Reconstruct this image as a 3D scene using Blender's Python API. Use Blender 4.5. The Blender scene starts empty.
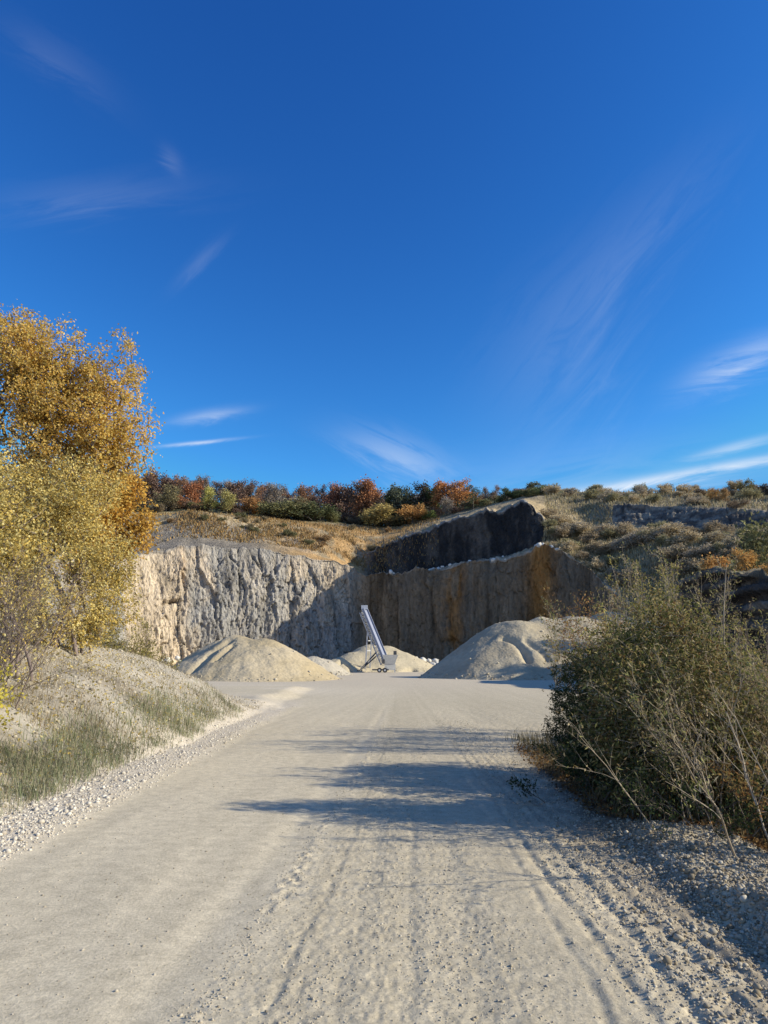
import bpy, math, random
import numpy as np
from mathutils import Vector, Matrix

C = bpy.context.scene.collection
scene = bpy.context.scene
R = math.radians
CAM_H = 1.6
F = 24 / 36 * 1024
PITCH = math.atan(150 / F)
ct, st = math.cos(PITCH), math.sin(PITCH)

# ------------------------------------------------------------------ layout helper
def at(px, py, Y):
    """point at real distance Y (metres ahead) seen in direction (px, py)"""
    u = (512 - py) / F
    yw = ct - u * st
    zw = st + u * ct
    return np.array([(px - 384) / F * Y / yw, Y, CAM_H + zw / yw * Y])

def on(px, py, z=0.0):
    u = (512 - py) / F
    yw = ct - u * st
    zw = st + u * ct
    Y = (z - CAM_H) / zw * yw
    return np.array([(px - 384) / F * Y / yw, Y, z])

# ------------------------------------------------------------------ noise
def _h(i, j, k, s):
    n = (i * 374761393 + j * 668265263 + k * 1274126177 + s * 974634777) & 0xFFFFFFFF
    n = ((n ^ (n >> 13)) * 1274126177) & 0xFFFFFFFF
    n = (n ^ (n >> 16)) & 0xFFFFFFFF
    return n.astype(np.float64) / 4294967295.0

def vn(x, y, z=None, s=0):
    x = np.asarray(x, float); y = np.asarray(y, float)
    if z is None: z = np.zeros_like(x)
    xi = np.floor(x).astype(np.int64); yi = np.floor(y).astype(np.int64); zi = np.floor(z).astype(np.int64)
    fx = x - xi; fy = y - yi; fz = z - zi
    fx = fx * fx * (3 - 2 * fx); fy = fy * fy * (3 - 2 * fy); fz = fz * fz * (3 - 2 * fz)
    def L(a, b, t): return a + (b - a) * t
    if not np.any(fz):
        return L(L(_h(xi, yi, zi, s), _h(xi + 1, yi, zi, s), fx), L(_h(xi, yi + 1, zi, s), _h(xi + 1, yi + 1, zi, s), fx), fy) * 2 - 1
    a = L(L(_h(xi, yi, zi, s), _h(xi + 1, yi, zi, s), fx), L(_h(xi, yi + 1, zi, s), _h(xi + 1, yi + 1, zi, s), fx), fy)
    b = L(L(_h(xi, yi, zi + 1, s), _h(xi + 1, yi, zi + 1, s), fx), L(_h(xi, yi + 1, zi + 1, s), _h(xi + 1, yi + 1, zi + 1, s), fx), fy)
    return L(a, b, fz) * 2 - 1

def fbm(x, y, o=4, s=0, g=0.5):
    t = 0; a = 1; n = 0
    for k in range(o):
        t = t + a * vn(x * 2 ** k + 17.3 * k, y * 2 ** k + 5.1 * k, None, s + k); n += a; a *= g
    return t / n

def ridged(x, y, o=4, s=0, g=0.55):
    t = 0; a = 1; n = 0
    for k in range(o):
        t = t + a * (1 - 2 * np.abs(vn(x * 2 ** k + 3.3 * k, y * 2 ** k + 9.1 * k, None, s + k))); n += a; a *= g
    return t / n

def cells(x, y, s=0):
    """returns F1, F2-F1, a random value per cell and a per-cell tilted plane"""
    xi = np.floor(x).astype(np.int64); yi = np.floor(y).astype(np.int64)
    f1 = np.full(x.shape, 9.); f2 = np.full(x.shape, 9.); rv = np.zeros(x.shape); pl = np.zeros(x.shape)
    for i in (-1, 0, 1):
        for j in (-1, 0, 1):
            a = xi + i; b = yi + j; z = a * 0
            dx = a + .1 + .8 * _h(a, b, z, s) - x; dy = b + .1 + .8 * _h(a, b, z, s + 1) - y
            dd = np.sqrt(dx * dx + dy * dy); r = _h(a, b, z, s + 2)
            p = (_h(a, b, z, s + 3) * 2 - 1) * dx + (_h(a, b, z, s + 4) * 2 - 1) * dy
            c = dd < f1
            f2 = np.where(c, f1, np.minimum(f2, dd)); rv = np.where(c, r, rv); pl = np.where(c, p, pl); f1 = np.where(c, dd, f1)
    return f1, f2 - f1, rv, pl

def sst(a, b, x):
    t = np.clip((x - a) / (b - a), 0, 1)
    return t * t * (3 - 2 * t)

def mixc(a, b, t):
    a = np.asarray(a, float); b = np.asarray(b, float)
    return a + (b - a) * t[..., None]

# ------------------------------------------------------------------ mesh helpers
def mesh_np(name, V, faces, mat, parent=None, smooth=False, col=None):
    """faces: (n,k) int array"""
    me = bpy.data.meshes.new(name)
    V = np.ascontiguousarray(V, dtype=np.float32); faces = np.ascontiguousarray(faces, dtype=np.int32)
    n, k = faces.shape
    me.vertices.add(len(V)); me.vertices.foreach_set('co', V.ravel())
    me.loops.add(n * k); me.loops.foreach_set('vertex_index', faces.ravel())
    me.polygons.add(n)
    me.polygons.foreach_set('loop_start', np.arange(0, n * k, k, dtype=np.int32))
    me.polygons.foreach_set('loop_total', np.full(n, k, dtype=np.int32))
    if smooth: me.polygons.foreach_set('use_smooth', np.ones(n, dtype=bool))
    me.update(calc_edges=True)
    if col is not None:
        a = me.color_attributes.new('Col', 'FLOAT_COLOR', 'POINT')
        cc = np.ones((len(V), 4), np.float32); cc[:, :3] = col.reshape(-1, 3)
        a.data.foreach_set('color', cc.ravel())
    me.materials.append(mat)
    o = bpy.data.objects.new(name, me); C.objects.link(o)
    if parent: o.parent = parent
    return o

def grid_faces(nr, nc):
    i = np.arange((nr - 1) * nc).reshape(nr - 1, nc)[:, :-1].ravel()
    return np.stack([i, i + 1, i + nc + 1, i + nc], 1)

def tag(o, label=None, cat=None, group=None, kind=None):
    if label: o['label'] = label
    if cat: o['category'] = cat
    if group: o['group'] = group
    if kind: o['kind'] = kind
    return o

def empty(name, loc, label, cat, group=None, rz=0):
    o = bpy.data.objects.new(name, None); C.objects.link(o)
    o.location = [float(v) for v in loc]; o.rotation_euler.z = rz
    o.empty_display_size = .3
    return tag(o, label, cat, group)

def copy_tree(o, parent=None):
    c = o.copy(); C.objects.link(c)
    c.parent = parent
    for ch in o.children:
        copy_tree(ch, c)
    return c

class MB:
    """collects boxes and bars into ONE mesh"""
    def __init__(s): s.v = []; s.f = []
    def add(s, vs, fs):
        b = len(s.v); s.v += [tuple(map(float, v)) for v in vs]; s.f += [tuple(i + b for i in f) for f in fs]
    def box(s, c, size, M=None):
        x, y, z = [d / 2 for d in size]
        vs = [Vector((a * x, b * y, d * z)) for a in (-1, 1) for b in (-1, 1) for d in (-1, 1)]
        if M is not None: vs = [M @ v for v in vs]
        s.add([v + Vector([float(t) for t in c]) for v in vs], [(0, 1, 3, 2), (4, 6, 7, 5), (0, 4, 5, 1), (2, 3, 7, 6), (0, 2, 6, 4), (1, 5, 7, 3)])
    def bar(s, a, b, w, h=None):
        a = Vector([float(t) for t in a]); b = Vector([float(t) for t in b]); h = h or w
        d = (b - a); L = d.length; d.normalize()
        up = Vector((0, 0, 1)) if abs(d.z) < .95 else Vector((1, 0, 0))
        x = d.cross(up).normalized(); y = x.cross(d)
        M = Matrix((x, d, y)).transposed()
        s.box((a + b) / 2, (w, L, h), M)
    def cyl(s, a, b, r, n=16, r2=None):
        a = Vector([float(t) for t in a]); b = Vector([float(t) for t in b]); r2 = r if r2 is None else r2
        d = (b - a).normalized(); up = Vector((0, 0, 1)) if abs(d.z) < .9 else Vector((1, 0, 0))
        x = d.cross(up).normalized(); y = x.cross(d)
        vs = []
        for k in range(n):
            t = 2 * math.pi * k / n; e = x * math.cos(t) + y * math.sin(t)
            vs += [a + e * r, b + e * r2]
        fs = [(2 * k, 2 * ((k + 1) % n), 2 * ((k + 1) % n) + 1, 2 * k + 1) for k in range(n)]
        fs += [tuple(2 * k for k in range(n))[::-1], tuple(2 * k + 1 for k in range(n))]
        s.add(vs, fs)
    def build(s, name, mat, parent=None):
        me = bpy.data.meshes.new(name); me.from_pydata(s.v, [], s.f); me.materials.append(mat); me.update()
        o = bpy.data.objects.new(name, me); C.objects.link(o)
        if parent: o.parent = parent
        return o

# ------------------------------------------------------------------ materials
def new_mat(name):
    m = bpy.data.materials.new(name); m.use_nodes = True
    nt = m.node_tree; nt.nodes.clear()
    return m, nt

def N(nt, t, **k):
    n = nt.nodes.new(t)
    for a, b in k.items():
        if a in n.bl_rna.properties: setattr(n, a, b)
    return n

def rock_mat(name, fine, bump, rough=.95, tint=.35, dist=.1, vstretch=1.0, spec=.1):
    """vertex Col is the material's own colour, varied by fine noise, with bump"""
    m, nt = new_mat(name); L = nt.links.new
    out = N(nt, 'ShaderNodeOutputMaterial'); bs = N(nt, 'ShaderNodeBsdfPrincipled')
    bs.inputs['Roughness'].default_value = rough; bs.inputs['Specular IOR Level'].default_value = spec
    L(bs.outputs[0], out.inputs[0])
    at_ = N(nt, 'ShaderNodeAttribute'); at_.attribute_name = 'Col'
    tc = N(nt, 'ShaderNodeTexCoord'); mp = N(nt, 'ShaderNodeMapping'); mp.inputs['Scale'].default_value = (1, 1, vstretch)
    L(tc.outputs['Object'], mp.inputs[0])
    n1 = N(nt, 'ShaderNodeTexNoise'); n1.inputs['Scale'].default_value = fine; n1.inputs['Detail'].default_value = 8; n1.inputs['Roughness'].default_value = .7
    n2 = N(nt, 'ShaderNodeTexNoise'); n2.inputs['Scale'].default_value = fine * .17; n2.inputs['Detail'].default_value = 5
    vo = N(nt, 'ShaderNodeTexVoronoi'); vo.inputs['Scale'].default_value = fine * 1.6
    for n in (n1, n2, vo): L(mp.outputs[0], n.inputs['Vector'])
    mr = N(nt, 'ShaderNodeMapRange'); L(n1.outputs[0], mr.inputs[0])
    mr.inputs[1].default_value = .3; mr.inputs[2].default_value = .7; mr.inputs[3].default_value = 1 - tint; mr.inputs[4].default_value = 1 + tint
    mr2 = N(nt, 'ShaderNodeMapRange'); L(n2.outputs[0], mr2.inputs[0])
    mr2.inputs[1].default_value = .3; mr2.inputs[2].default_value = .7; mr2.inputs[3].default_value = 1 - tint * .5; mr2.inputs[4].default_value = 1 + tint * .5
    mu = N(nt, 'ShaderNodeMath', operation='MULTIPLY'); L(mr.outputs[0], mu.inputs[0]); L(mr2.outputs[0], mu.inputs[1])
    vm = N(nt, 'ShaderNodeVectorMath', operation='SCALE'); L(at_.outputs['Color'], vm.inputs[0]); L(mu.outputs[0], vm.inputs['Scale'])
    L(vm.outputs[0], bs.inputs['Base Color'])
    ad = N(nt, 'ShaderNodeMath', operation='MULTIPLY_ADD'); L(vo.outputs['Distance'], ad.inputs[0]); ad.inputs[1].default_value = .6 if name != 'ground' else .15; L(n1.outputs[0], ad.inputs[2])
    bu = N(nt, 'ShaderNodeBump'); bu.inputs['Strength'].default_value = bump; bu.inputs['Distance'].default_value = dist
    L(ad.outputs[0], bu.inputs['Height']); L(bu.outputs[0], bs.inputs['Normal'])
    return m

def leaf_mat(name, cols, trans=.35, objcol=False, rough=.6):
    m, nt = new_mat(name); L = nt.links.new
    out = N(nt, 'ShaderNodeOutputMaterial')
    ge = N(nt, 'ShaderNodeNewGeometry'); cr = N(nt, 'ShaderNodeValToRGB')
    e = cr.color_ramp.elements
    while len(e) < len(cols): e.new(.5)
    for k, c in enumerate(cols):
        e[k].position = k / max(1, len(cols) - 1); e[k].color = (*c, 1)
    L(ge.outputs['Random Per Island'], cr.inputs[0])
    src = cr.outputs[0]
    if objcol:
        oi = N(nt, 'ShaderNodeObjectInfo'); mx = N(nt, 'ShaderNodeVectorMath', operation='MULTIPLY')
        L(cr.outputs[0], mx.inputs[0]); L(oi.outputs['Color'], mx.inputs[1]); src = mx.outputs[0]
    tc = N(nt, 'ShaderNodeTexCoord'); no = N(nt, 'ShaderNodeTexNoise'); no.inputs['Scale'].default_value = .8; no.inputs['Detail'].default_value = 3
    L(tc.outputs['Object'], no.inputs['Vector'])
    mr = N(nt, 'ShaderNodeMapRange'); L(no.outputs[0], mr.inputs[0]); mr.inputs[1].default_value = .3; mr.inputs[2].default_value = .7
    mr.inputs[3].default_value = .75; mr.inputs[4].default_value = 1.25
    sc = N(nt, 'ShaderNodeVectorMath', operation='SCALE'); L(src, sc.inputs[0]); L(mr.outputs[0], sc.inputs['Scale'])
    d = N(nt, 'ShaderNodeBsdfDiffuse')
    t = N(nt, 'ShaderNodeBsdfTranslucent'); ms = N(nt, 'ShaderNodeMixShader'); ms.inputs[0].default_value = trans
    L(sc.outputs[0], d.inputs['Color']); L(sc.outputs[0], t.inputs['Color'])
    L(d.outputs[0], ms.inputs[1]); L(t.outputs[0], ms.inputs[2]); L(ms.outputs[0], out.inputs[0])
    return m

def plain_mat(name, c, rough=.6, metal=0, var=.15, scale=6, bump=0, objcol=False):
    m, nt = new_mat(name); L = nt.links.new
    out = N(nt, 'ShaderNodeOutputMaterial'); bs = N(nt, 'ShaderNodeBsdfPrincipled'); L(bs.outputs[0], out.inputs[0])
    bs.inputs['Roughness'].default_value = rough; bs.inputs['Metallic'].default_value = metal; bs.inputs['Specular IOR Level'].default_value = .3
    tc = N(nt, 'ShaderNodeTexCoord'); no = N(nt, 'ShaderNodeTexNoise'); no.inputs['Scale'].default_value = scale; no.inputs['Detail'].default_value = 6
    L(tc.outputs['Object'], no.inputs['Vector'])
    mr = N(nt, 'ShaderNodeMapRange'); L(no.outputs[0], mr.inputs[0]); mr.inputs[1].default_value = .3; mr.inputs[2].default_value = .7
    mr.inputs[3].default_value = 1 - var; mr.inputs[4].default_value = 1 + var
    sc = N(nt, 'ShaderNodeVectorMath', operation='SCALE'); sc.inputs[0].default_value = c; L(mr.outputs[0], sc.inputs['Scale'])
    L(sc.outputs[0], bs.inputs['Base Color'])
    if bump:
        bu = N(nt, 'ShaderNodeBump'); bu.inputs['Strength'].default_value = bump; bu.inputs['Distance'].default_value = .05
        L(no.outputs[0], bu.inputs['Height']); L(bu.outputs[0], bs.inputs['Normal'])
    return m

def stone_mat(name, cols):
    m, nt = new_mat(name); L = nt.links.new
    out = N(nt, 'ShaderNodeOutputMaterial'); bs = N(nt, 'ShaderNodeBsdfPrincipled'); L(bs.outputs[0], out.inputs[0])
    bs.inputs['Roughness'].default_value = .9; bs.inputs['Specular IOR Level'].default_value = .15
    ge = N(nt, 'ShaderNodeNewGeometry'); cr = N(nt, 'ShaderNodeValToRGB'); e = cr.color_ramp.elements
    while len(e) < len(cols): e.new(.5)
    for k, c in enumerate(cols):
        e[k].position = k / (len(cols) - 1); e[k].color = (*c, 1)
    L(ge.outputs['Random Per Island'], cr.inputs[0]); L(cr.outputs[0], bs.inputs['Base Color'])
    return m

# ------------------------------------------------------------------ ground height and colour
RNG = np.random.default_rng(7)

def track_u(X, Y):
    return X - .085 * (Y - 3.5) * np.clip((1.7 - X) / 2.6, 0, 1.0)

def bank_left(X, Y):
    e = .25 * fbm(Y * .35, Y * 0 + 3.1, 3, 11) + .1 * fbm(Y * 1.5, Y * 0 + 1.1, 2, 12)
    d = -3.9 + e - X
    far = 1 - sst(20.0, 26.5, Y + .25 * (X + 4.0))
    h = np.where(d > 0, 2.75 * (1 - np.exp(-np.clip(d, 0, 50) * .30 * (0.55 + .45 * sst(0, 1.6, d)))), 0)
    near = .55 + .45 * sst(8, 14, Y)
    h = h * near * far
    return h + np.where(d > 0, sst(0, 2, d) * far * .16 * fbm(X * .8, Y * .8, 4, 21), 0)

def berm_right(X, Y):
    """loose gravel ridge along the right edge and the planted bank behind it"""
    cx = 2.42 + .12 * fbm(Y * .5, Y * 0, 2, 31) + .02 * (Y - 4)
    a = (.15 + .05 * vn(Y * 1.3, Y * 0 + 2, None, 32)) * (1 - sst(6.2, 8.0, Y))
    r = 1.0 * a * sst(cx - .42, cx - .02, X + .07 * fbm(Y * 2.2, Y * 0, 3, 36)) * (1 - sst(cx + .55, cx + 1.0, X))
    d = X - (2.95 + .04 * (Y - 4) + .4 * (1 - sst(6, 7.5, Y)) + .25 * fbm(Y * .6, Y * 0 + 9, 3, 33))
    far = 1 - sst(12.5, 17, Y)
    near = .14 + .86 * sst(6.0, 7.6, Y)
    b = np.where(d > 0, near * 1.2 * (1 - np.exp(-np.clip(d, 0, 60) * .55)), 0) * far
    b = b + np.where(d > 0, sst(0, 1, d) * .12 * fbm(X * 1.1, Y * 1.1, 4, 34), 0) * far
    return r, b

def ground_h(X, Y, detail=True):
    u = track_u(X, Y)
    fade = 1 - sst(16, 34, Y)
    h = .05 * fbm(X * .13, Y * .1, 3, 1)
    h = h + .018 * fbm(X * .9, Y * .35, 3, 2) * fade
    # ridge of clods thrown up by tyres
    rid = np.exp(-((u + .87 + .05 * vn(Y * .8, Y * 0, None, 3)) / .075) ** 2)
    fa2 = 1 - sst(8, 17, Y)
    h = h + fa2 * rid * (.003 + .022 * vn(u * 18, Y * 15, None, 4)) * (.6 + .6 * vn(Y * .9, Y * 0, None, 56))
    h = h - fade * .010 * np.exp(-((u + 1.18) / .16) ** 2)
    for c, w, dep in ((1.02, .03, .008), (1.22, .035, .015), (1.47, .04, .016), (-.25, .08, .005), (.12, .05, .006), (.45, .10, .007), (1.68, .035, .015), (1.85, .03, .013), (-.55, .03, .005)):
        cc = c + .045 * vn(Y * .7 + c * 9, Y * 0, None, 5) + .012 * vn(Y * 5 + c * 9, Y * 0, None, 57)
        g = np.exp(-((u - cc) / w) ** 2)
        h = h - fa2 * dep * g * (.75 + .5 * vn(u * 9, Y * 9, None, 6))
        h = h + fa2 * dep * .6 * (.6 + .8 * vn(u * 12, Y * 11, None, 55)) * np.exp(-((u - cc - 1.9 * w) / w) ** 2)
    rough = .08 + .42 * sst(-.95, -.6, u) * (1 - .5 * sst(.6, .9, u)) + .9 * sst(1.1, 1.6, u) + 1.2 * (1 - sst(-3.5, -3.0, X))
    h = h + rough * fade * (.005 * vn(X * 26, Y * 22, None, 7) + .007 * vn(X * 43, Y * 39, None, 8) * sst(-1.4, -.8, u))
    lx = .5 * fbm(X * .25, Y * .25, 3, 51)
    h = h + .25 * (1 - sst(-4.9, -3.7, X + lx + .03 * (Y - 26))) * sst(23.6, 25.0, Y + lx) * (1 - sst(40, 47, Y)) * (1 - sst(14, 17, -X))
    # shoulder left
    sh = 1 - sst(-3.45, -2.95, X + .12 * fbm(Y * .7, Y * 0, 2, 9))
    h = h + fade * sh * .035
    h = h + bank_left(X, Y)
    r, b = berm_right(X, Y)
    h = h + r + b
    h = h + (r > .05) * .03 * fbm(X * 7, Y * 7, 3, 35)
    return h

def ground_col(X, Y):
    u = track_u(X, Y)
    dust = np.array((.545, .468, .332)); grav = np.array((.485, .415, .29)); pale = np.array((.56, .49, .39))
    n1 = fbm(X * .5, Y * .12, 4, 41); n2 = fbm(X * 5, Y * 1.6, 3, 42)
    c = mixc(dust, grav, sst(-1.0, -.5, u) * (1 - sst(24, 60, Y)) * .9)
    c = c * (1 + .07 * n1 + .06 * n2)[..., None]
    st_ = vn(u * 5.5, Y * .05, None, 43)                      # wheel-worn streaks in the dust
    c = c * (1 + .05 * st_)[..., None]
    far = sst(26, 60, Y)
    c = mixc(c, (.52, .445, .335), far * .8) if False else c + (np.array((.54, .46, .345)) - c) * (far * .8)[..., None]
    # pale loading area beyond the left bank
    pl = sst(0, 1, fbm(X * .12, Y * .12, 4, 44) * 1.5 + .6) * (np.exp(-((X + 9) / 5.5) ** 2 - ((Y - 36) / 11) ** 2) + .6 * (1 - sst(-4.9, -3.9, X)) * sst(23.5, 24.5, Y) * (1 - sst(32, 40, Y)))
    c = c + (np.array((.66, .58, .46)) - c) * np.clip(pl, 0, 1)[..., None]
    sh = (1 - sst(-3.5, -2.95, X + .2 * fbm(Y * .8, Y * 0, 3, 9)))
    c = c + (pale * (1 + .12 * n2)[..., None] - c) * (sh * .75 * (1 - sst(24, 34, Y)))[..., None]
    bl = sst(-3.9, -4.6, X) * 0 + (1 - sst(-4.9, -4.05, X + .25 * fbm(Y * .6, Y * 0, 3, 45))) * (1 - sst(26, 30, Y))
    soil = mixc((.22, .185, .135), (.40, .36, .29), sst(-.35, .45, fbm(X * .55, Y * .55, 4, 46) + .55 * sst(9, 15, Y) - .15))
    c = c + (soil - c) * bl[..., None]
    r, b = berm_right(X, Y)
    ed = 3.0 - 1.10 * sst(5.8, 8.2, Y)  # bank soil colour, also painted roadward to darken the thicket's shade
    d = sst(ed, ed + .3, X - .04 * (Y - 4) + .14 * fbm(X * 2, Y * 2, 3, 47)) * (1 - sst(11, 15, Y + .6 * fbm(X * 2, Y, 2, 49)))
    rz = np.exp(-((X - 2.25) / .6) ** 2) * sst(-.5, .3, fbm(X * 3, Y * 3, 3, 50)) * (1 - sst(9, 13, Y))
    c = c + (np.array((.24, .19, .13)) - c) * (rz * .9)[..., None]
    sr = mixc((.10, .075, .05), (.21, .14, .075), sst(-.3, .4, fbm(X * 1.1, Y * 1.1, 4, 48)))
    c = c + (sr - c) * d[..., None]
    return np.clip(c, .01, .9)

M_ground = rock_mat('ground', 46, .42, dist=.015, tint=.26)
ys = [1.0]
while ys[-1] < 420:
    y = ys[-1]; k = .0042 if y < 14 else (.006 if y < 40 else .02)
    ys.append(y * (1 + k) + .002)
ys = np.array(ys); nc = 760
s = np.linspace(-1, 1, nc); s = np.sign(s) * (np.abs(s) ** 1.25)
YY, SS = np.meshgrid(ys, s, indexing='ij')
XX = SS * (YY * .72 + 2.5)
ZZ = ground_h(XX, YY)
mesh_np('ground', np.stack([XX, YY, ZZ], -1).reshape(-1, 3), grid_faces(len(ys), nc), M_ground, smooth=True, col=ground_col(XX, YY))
tag(C.objects['ground'], 'beige dusty gravel haul road opening into the pit floor', 'ground', kind='structure')
# far sheet out to the horizon
gx = np.concatenate([-np.geomspace(6000, 20, 30), np.linspace(-15, 15, 7), np.geomspace(20, 6000, 30)])
GX, GY = np.meshgrid(gx, gx)
mesh_np('outer_ground', np.stack([GX, GY, GX * 0 - .35], -1).reshape(-1, 3), grid_faces(len(gx), len(gx)), M_ground, col=np.ones((GX.size, 3)) * (.3, .27, .19))
tag(C.objects['outer_ground'], 'plain open ground stretching out to the horizon', 'ground', kind='structure')

def gh(x, y):
    return float(ground_h(np.array([x]), np.array([y]))[0])

# ------------------------------------------------------------------ lofted quarry terrain
def loft(ctrl_px, rails, ncol, rows, smooth_w=6):
    """rails: list of arrays (C,3); returns grid (sum rows, ncol, 3), band param and px param"""
    P = np.linspace(ctrl_px[0], ctrl_px[-1], ncol)
    ker = np.hanning(smooth_w * 2 + 3)[1:-1]; ker /= ker.sum()
    rr = []
    for r in rails:
        q = np.stack([np.interp(P, ctrl_px, r[:, k]) for k in range(3)], 1)
        pad = len(ker) // 2
        qq = np.stack([np.convolve(np.pad(q[:, k], pad, mode='reflect', reflect_type='odd'), ker, mode='valid') for k in range(3)], 1)
        rr.append(qq)
    out = []; band = []
    for k, n in enumerate(rows):
        t = np.linspace(0, 1, n, endpoint=(k == len(rows) - 1))
        out.append(rr[k][None] * (1 - t)[:, None, None] + rr[k + 1][None] * t[:, None, None])
        band.append(k + t)
    G = np.concatenate(out); B = np.concatenate(band)
    return G, np.broadcast_to(B[:, None], G.shape[:2]), np.broadcast_to(P[None], G.shape[:2]), rr

def normals(G):
    du = np.gradient(G, axis=1); dv = np.gradient(G, axis=0)
    n = np.cross(du, dv); n /= np.linalg.norm(n, axis=-1, keepdims=True) + 1e-9
    return n

# columns: px, footY, lip(py,Y), bench inner (dz,Y), top(py,Y), step foot(py,Y), step top(py,Y), back(py,Y)
T = [
 (-260, 60, (520, 64), (1, 70), (500, 78), (480, 100), (470, 120), (440, 180)),
 (-100, 92, (540, 95), (1, 101), (515, 110), (505, 140), (500, 170), (485, 215)),
 (0, 118, (552, 121), (1, 128), (528, 140), (520, 165), (515, 190), (503, 235)),
 (80, 137, (556, 140), (1, 148), (532, 158), (524, 180), (520, 200), (511, 238)),
 (125, 148, (557, 151), (1.5, 157), (528, 167), (520, 185), (516, 205), (510, 240)),
 (150, 153, (552, 156), (2, 160), (524, 170), (518, 188), (514, 208), (509, 240)),
 (180, 157, (546, 160), (2, 164), (514, 176), (513, 192), (512, 210), (509, 240)),
 (200, 159, (547, 162), (2, 166), (513, 178), (514, 193), (513, 210), (510, 240)),
 (250, 163, (549, 167), (2, 172), (524, 184), (520, 198), (518, 215), (513, 240)),
 (300, 167, (556, 171), (2, 177), (529, 190), (524, 203), (521, 218), (517, 240)),
 (335, 171, (563, 174), (2, 181), (533, 196), (527, 208), (524, 220), (520, 240)),
 (352, 174, (569, 176), (2, 184), (540, 197), (530, 210), (526, 222), (522, 240)),
 (366, 174, (575, 175), (.6, 184), (552, 189), (534, 210), (528, 222), (523, 240)),
 (380, 171, (574, 172), (.5, 180), (546, 184), (536, 210), (530, 222), (524, 240)),
 (400, 167, (573, 168), (.5, 176), (538, 180), (533, 205), (529, 220), (523, 238)),
 (430, 161, (569, 162), (.5, 171), (528, 174), (525, 198), (522, 215), (517, 235)),
 (460, 156, (563, 157), (.5, 166), (518, 169), (517, 192), (514, 208), (510, 230)),
 (490, 151, (560, 152), (.5, 160), (510, 163), (509, 185), (507, 200), (503, 225)),
 (525, 145, (551, 146), (.5, 153), (501, 157), (500, 176), (499, 190), (496, 215)),
 (540, 143, (546, 144), (.5, 149), (514, 153), (505, 170), (498, 185), (492, 210)),
 (556, 140, (549, 141), (.5, 145), (530, 150), (512, 167), (500, 182), (490, 205)),
 (580, 134, (562, 136), (2, 140), (535, 150), (517, 165), (506, 176), (491, 200)),
 (610, 122, (592, 126), (3, 132), (545, 143), (524, 156), (505, 163), (491, 195)),
 (650, 104, (612, 109), (3, 118), (545, 134), (526, 150), (505, 155), (492, 190)),
 (700, 88, (620, 93), (3, 104), (545, 124), (530, 142), (507, 147), (492, 185)),
 (768, 76, (625, 82), (3, 92), (547, 114), (532, 132), (512, 137), (491, 180)),
 (900, 62, (600, 69), (3, 80), (545, 98), (525, 120), (500, 126), (470, 175)),
 (1150, 46, (585, 56), (3, 66), (520, 80), (505, 100), (470, 108), (430, 160)),
]
cpx = np.array([t[0] for t in T], float)
foot, lip, ben, top, m1, m2, back = [], [], [], [], [], [], []
for px, fy, l, b, tp, a1, a2, bk in T:
    f = at(px, 662, fy); f[2] = -1.5; foot.append(f)
    lp = at(px, l[0], l[1]); lip.append(lp)
    bb = at(px, 600, b[1]); bb[2] = lp[2] + b[0]; ben.append(bb)
    top.append(at(px, *tp)); m1.append(at(px, *a1)); m2.append(at(px, *a2)); back.append(at(px, *bk))
foot, lip, ben, top, m1, m2, back = map(np.array, (foot, lip, ben, top, m1, m2, back))
ridge = back.copy(); ridge[:, 1] += 55; ridge[:, 0] *= (ridge[:, 1] / back[:, 1])
lift = np.interp(cpx, [-300, 100, 200, 300, 360, 450, 560, 1200], [20, 19, 17, 12, 7, 3, 1, 1]); ridge[:, 2] += lift
valley = ridge.copy(); valley[:, 1] += 200; valley[:, 0] *= 1.5; valley[:, 2] = -2

rows = [185, 22, 75, 22, 26, 40, 24, 14]
ncol = 1500
G, B, P, rr = loft(cpx, [foot, lip, ben, top, m1, m2, back, ridge, valley], ncol, rows)
G0 = G.copy()
Nn = normals(G)
seg = np.linalg.norm(np.diff(rr[1][:, :2], axis=0), axis=1); S1 = np.concatenate([[0], np.cumsum(seg)])
S = np.broadcast_to(S1[None], G.shape[:2]); Z = G[..., 2]
left = 1 - sst(340, 365, P)
cliff = sst(0, .02, B) * (1 - sst(1.0, 1.08, B))
upper = sst(2.0, 2.05, B) * (1 - sst(2.98, 3.1, B)) * sst(355, 375, P) * (1 - sst(552, 568, P))
stepf = sst(4.0, 4.1, B) * (1 - sst(4.95, 5.05, B)) * sst(590, 625, P)
rockA = np.clip(cliff + upper * .7 + stepf * .8, 0, 1)
Sw = S + .9 * fbm(S * .1, Z * .12, 3, 60) + .05 * Z
wx = Sw + .5 * fbm(S * .35, Z * .25, 3, 58); wz = Z + 1.0 * fbm(S * .2, Z * .2, 3, 59)
_, e1, r1, p1 = cells(wx * .26, wz * .045, 400)
_, e2, r2, p2 = cells(wx * .85, wz * .19, 410)
_, e3, r3, p3 = cells(wx * 2.3, wz * .8, 420)
cav = ridged(Sw * .10, Z * .03, 3, 61)
d = .85 * cav + .9 * r1 + .75 * p1 + .5 * r2 + .4 * p2 + .22 * r3 + .25 * p3 - .9 * (1 - sst(0, .06, e1)) * sst(.0, .5, vn(Sw * .35, Z * .15, None, 79)) - .4 * (1 - sst(0, .10, e2)) * sst(-.4, .4, vn(Sw * .5, Z * .2, None, 84)) + .14 * fbm(Sw * 2.6, Z * .6, 3, 77) + .25 * (cells(Sw * .9, Z * .7, 440)[2] - .5) + .16 * fbm(Sw * 2.0, Z * 1.2, 3, 63)
d = d * (.62 + .38 * left) * (1 + .25 * upper) * (1 - .6 * np.exp(-((B - 1.0) / .10) ** 2))
strat = ridged(S * .03, Z * .5, 2, 66)
d = d + stepf * .8 * strat
grassA = 1 - rockA
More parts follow.
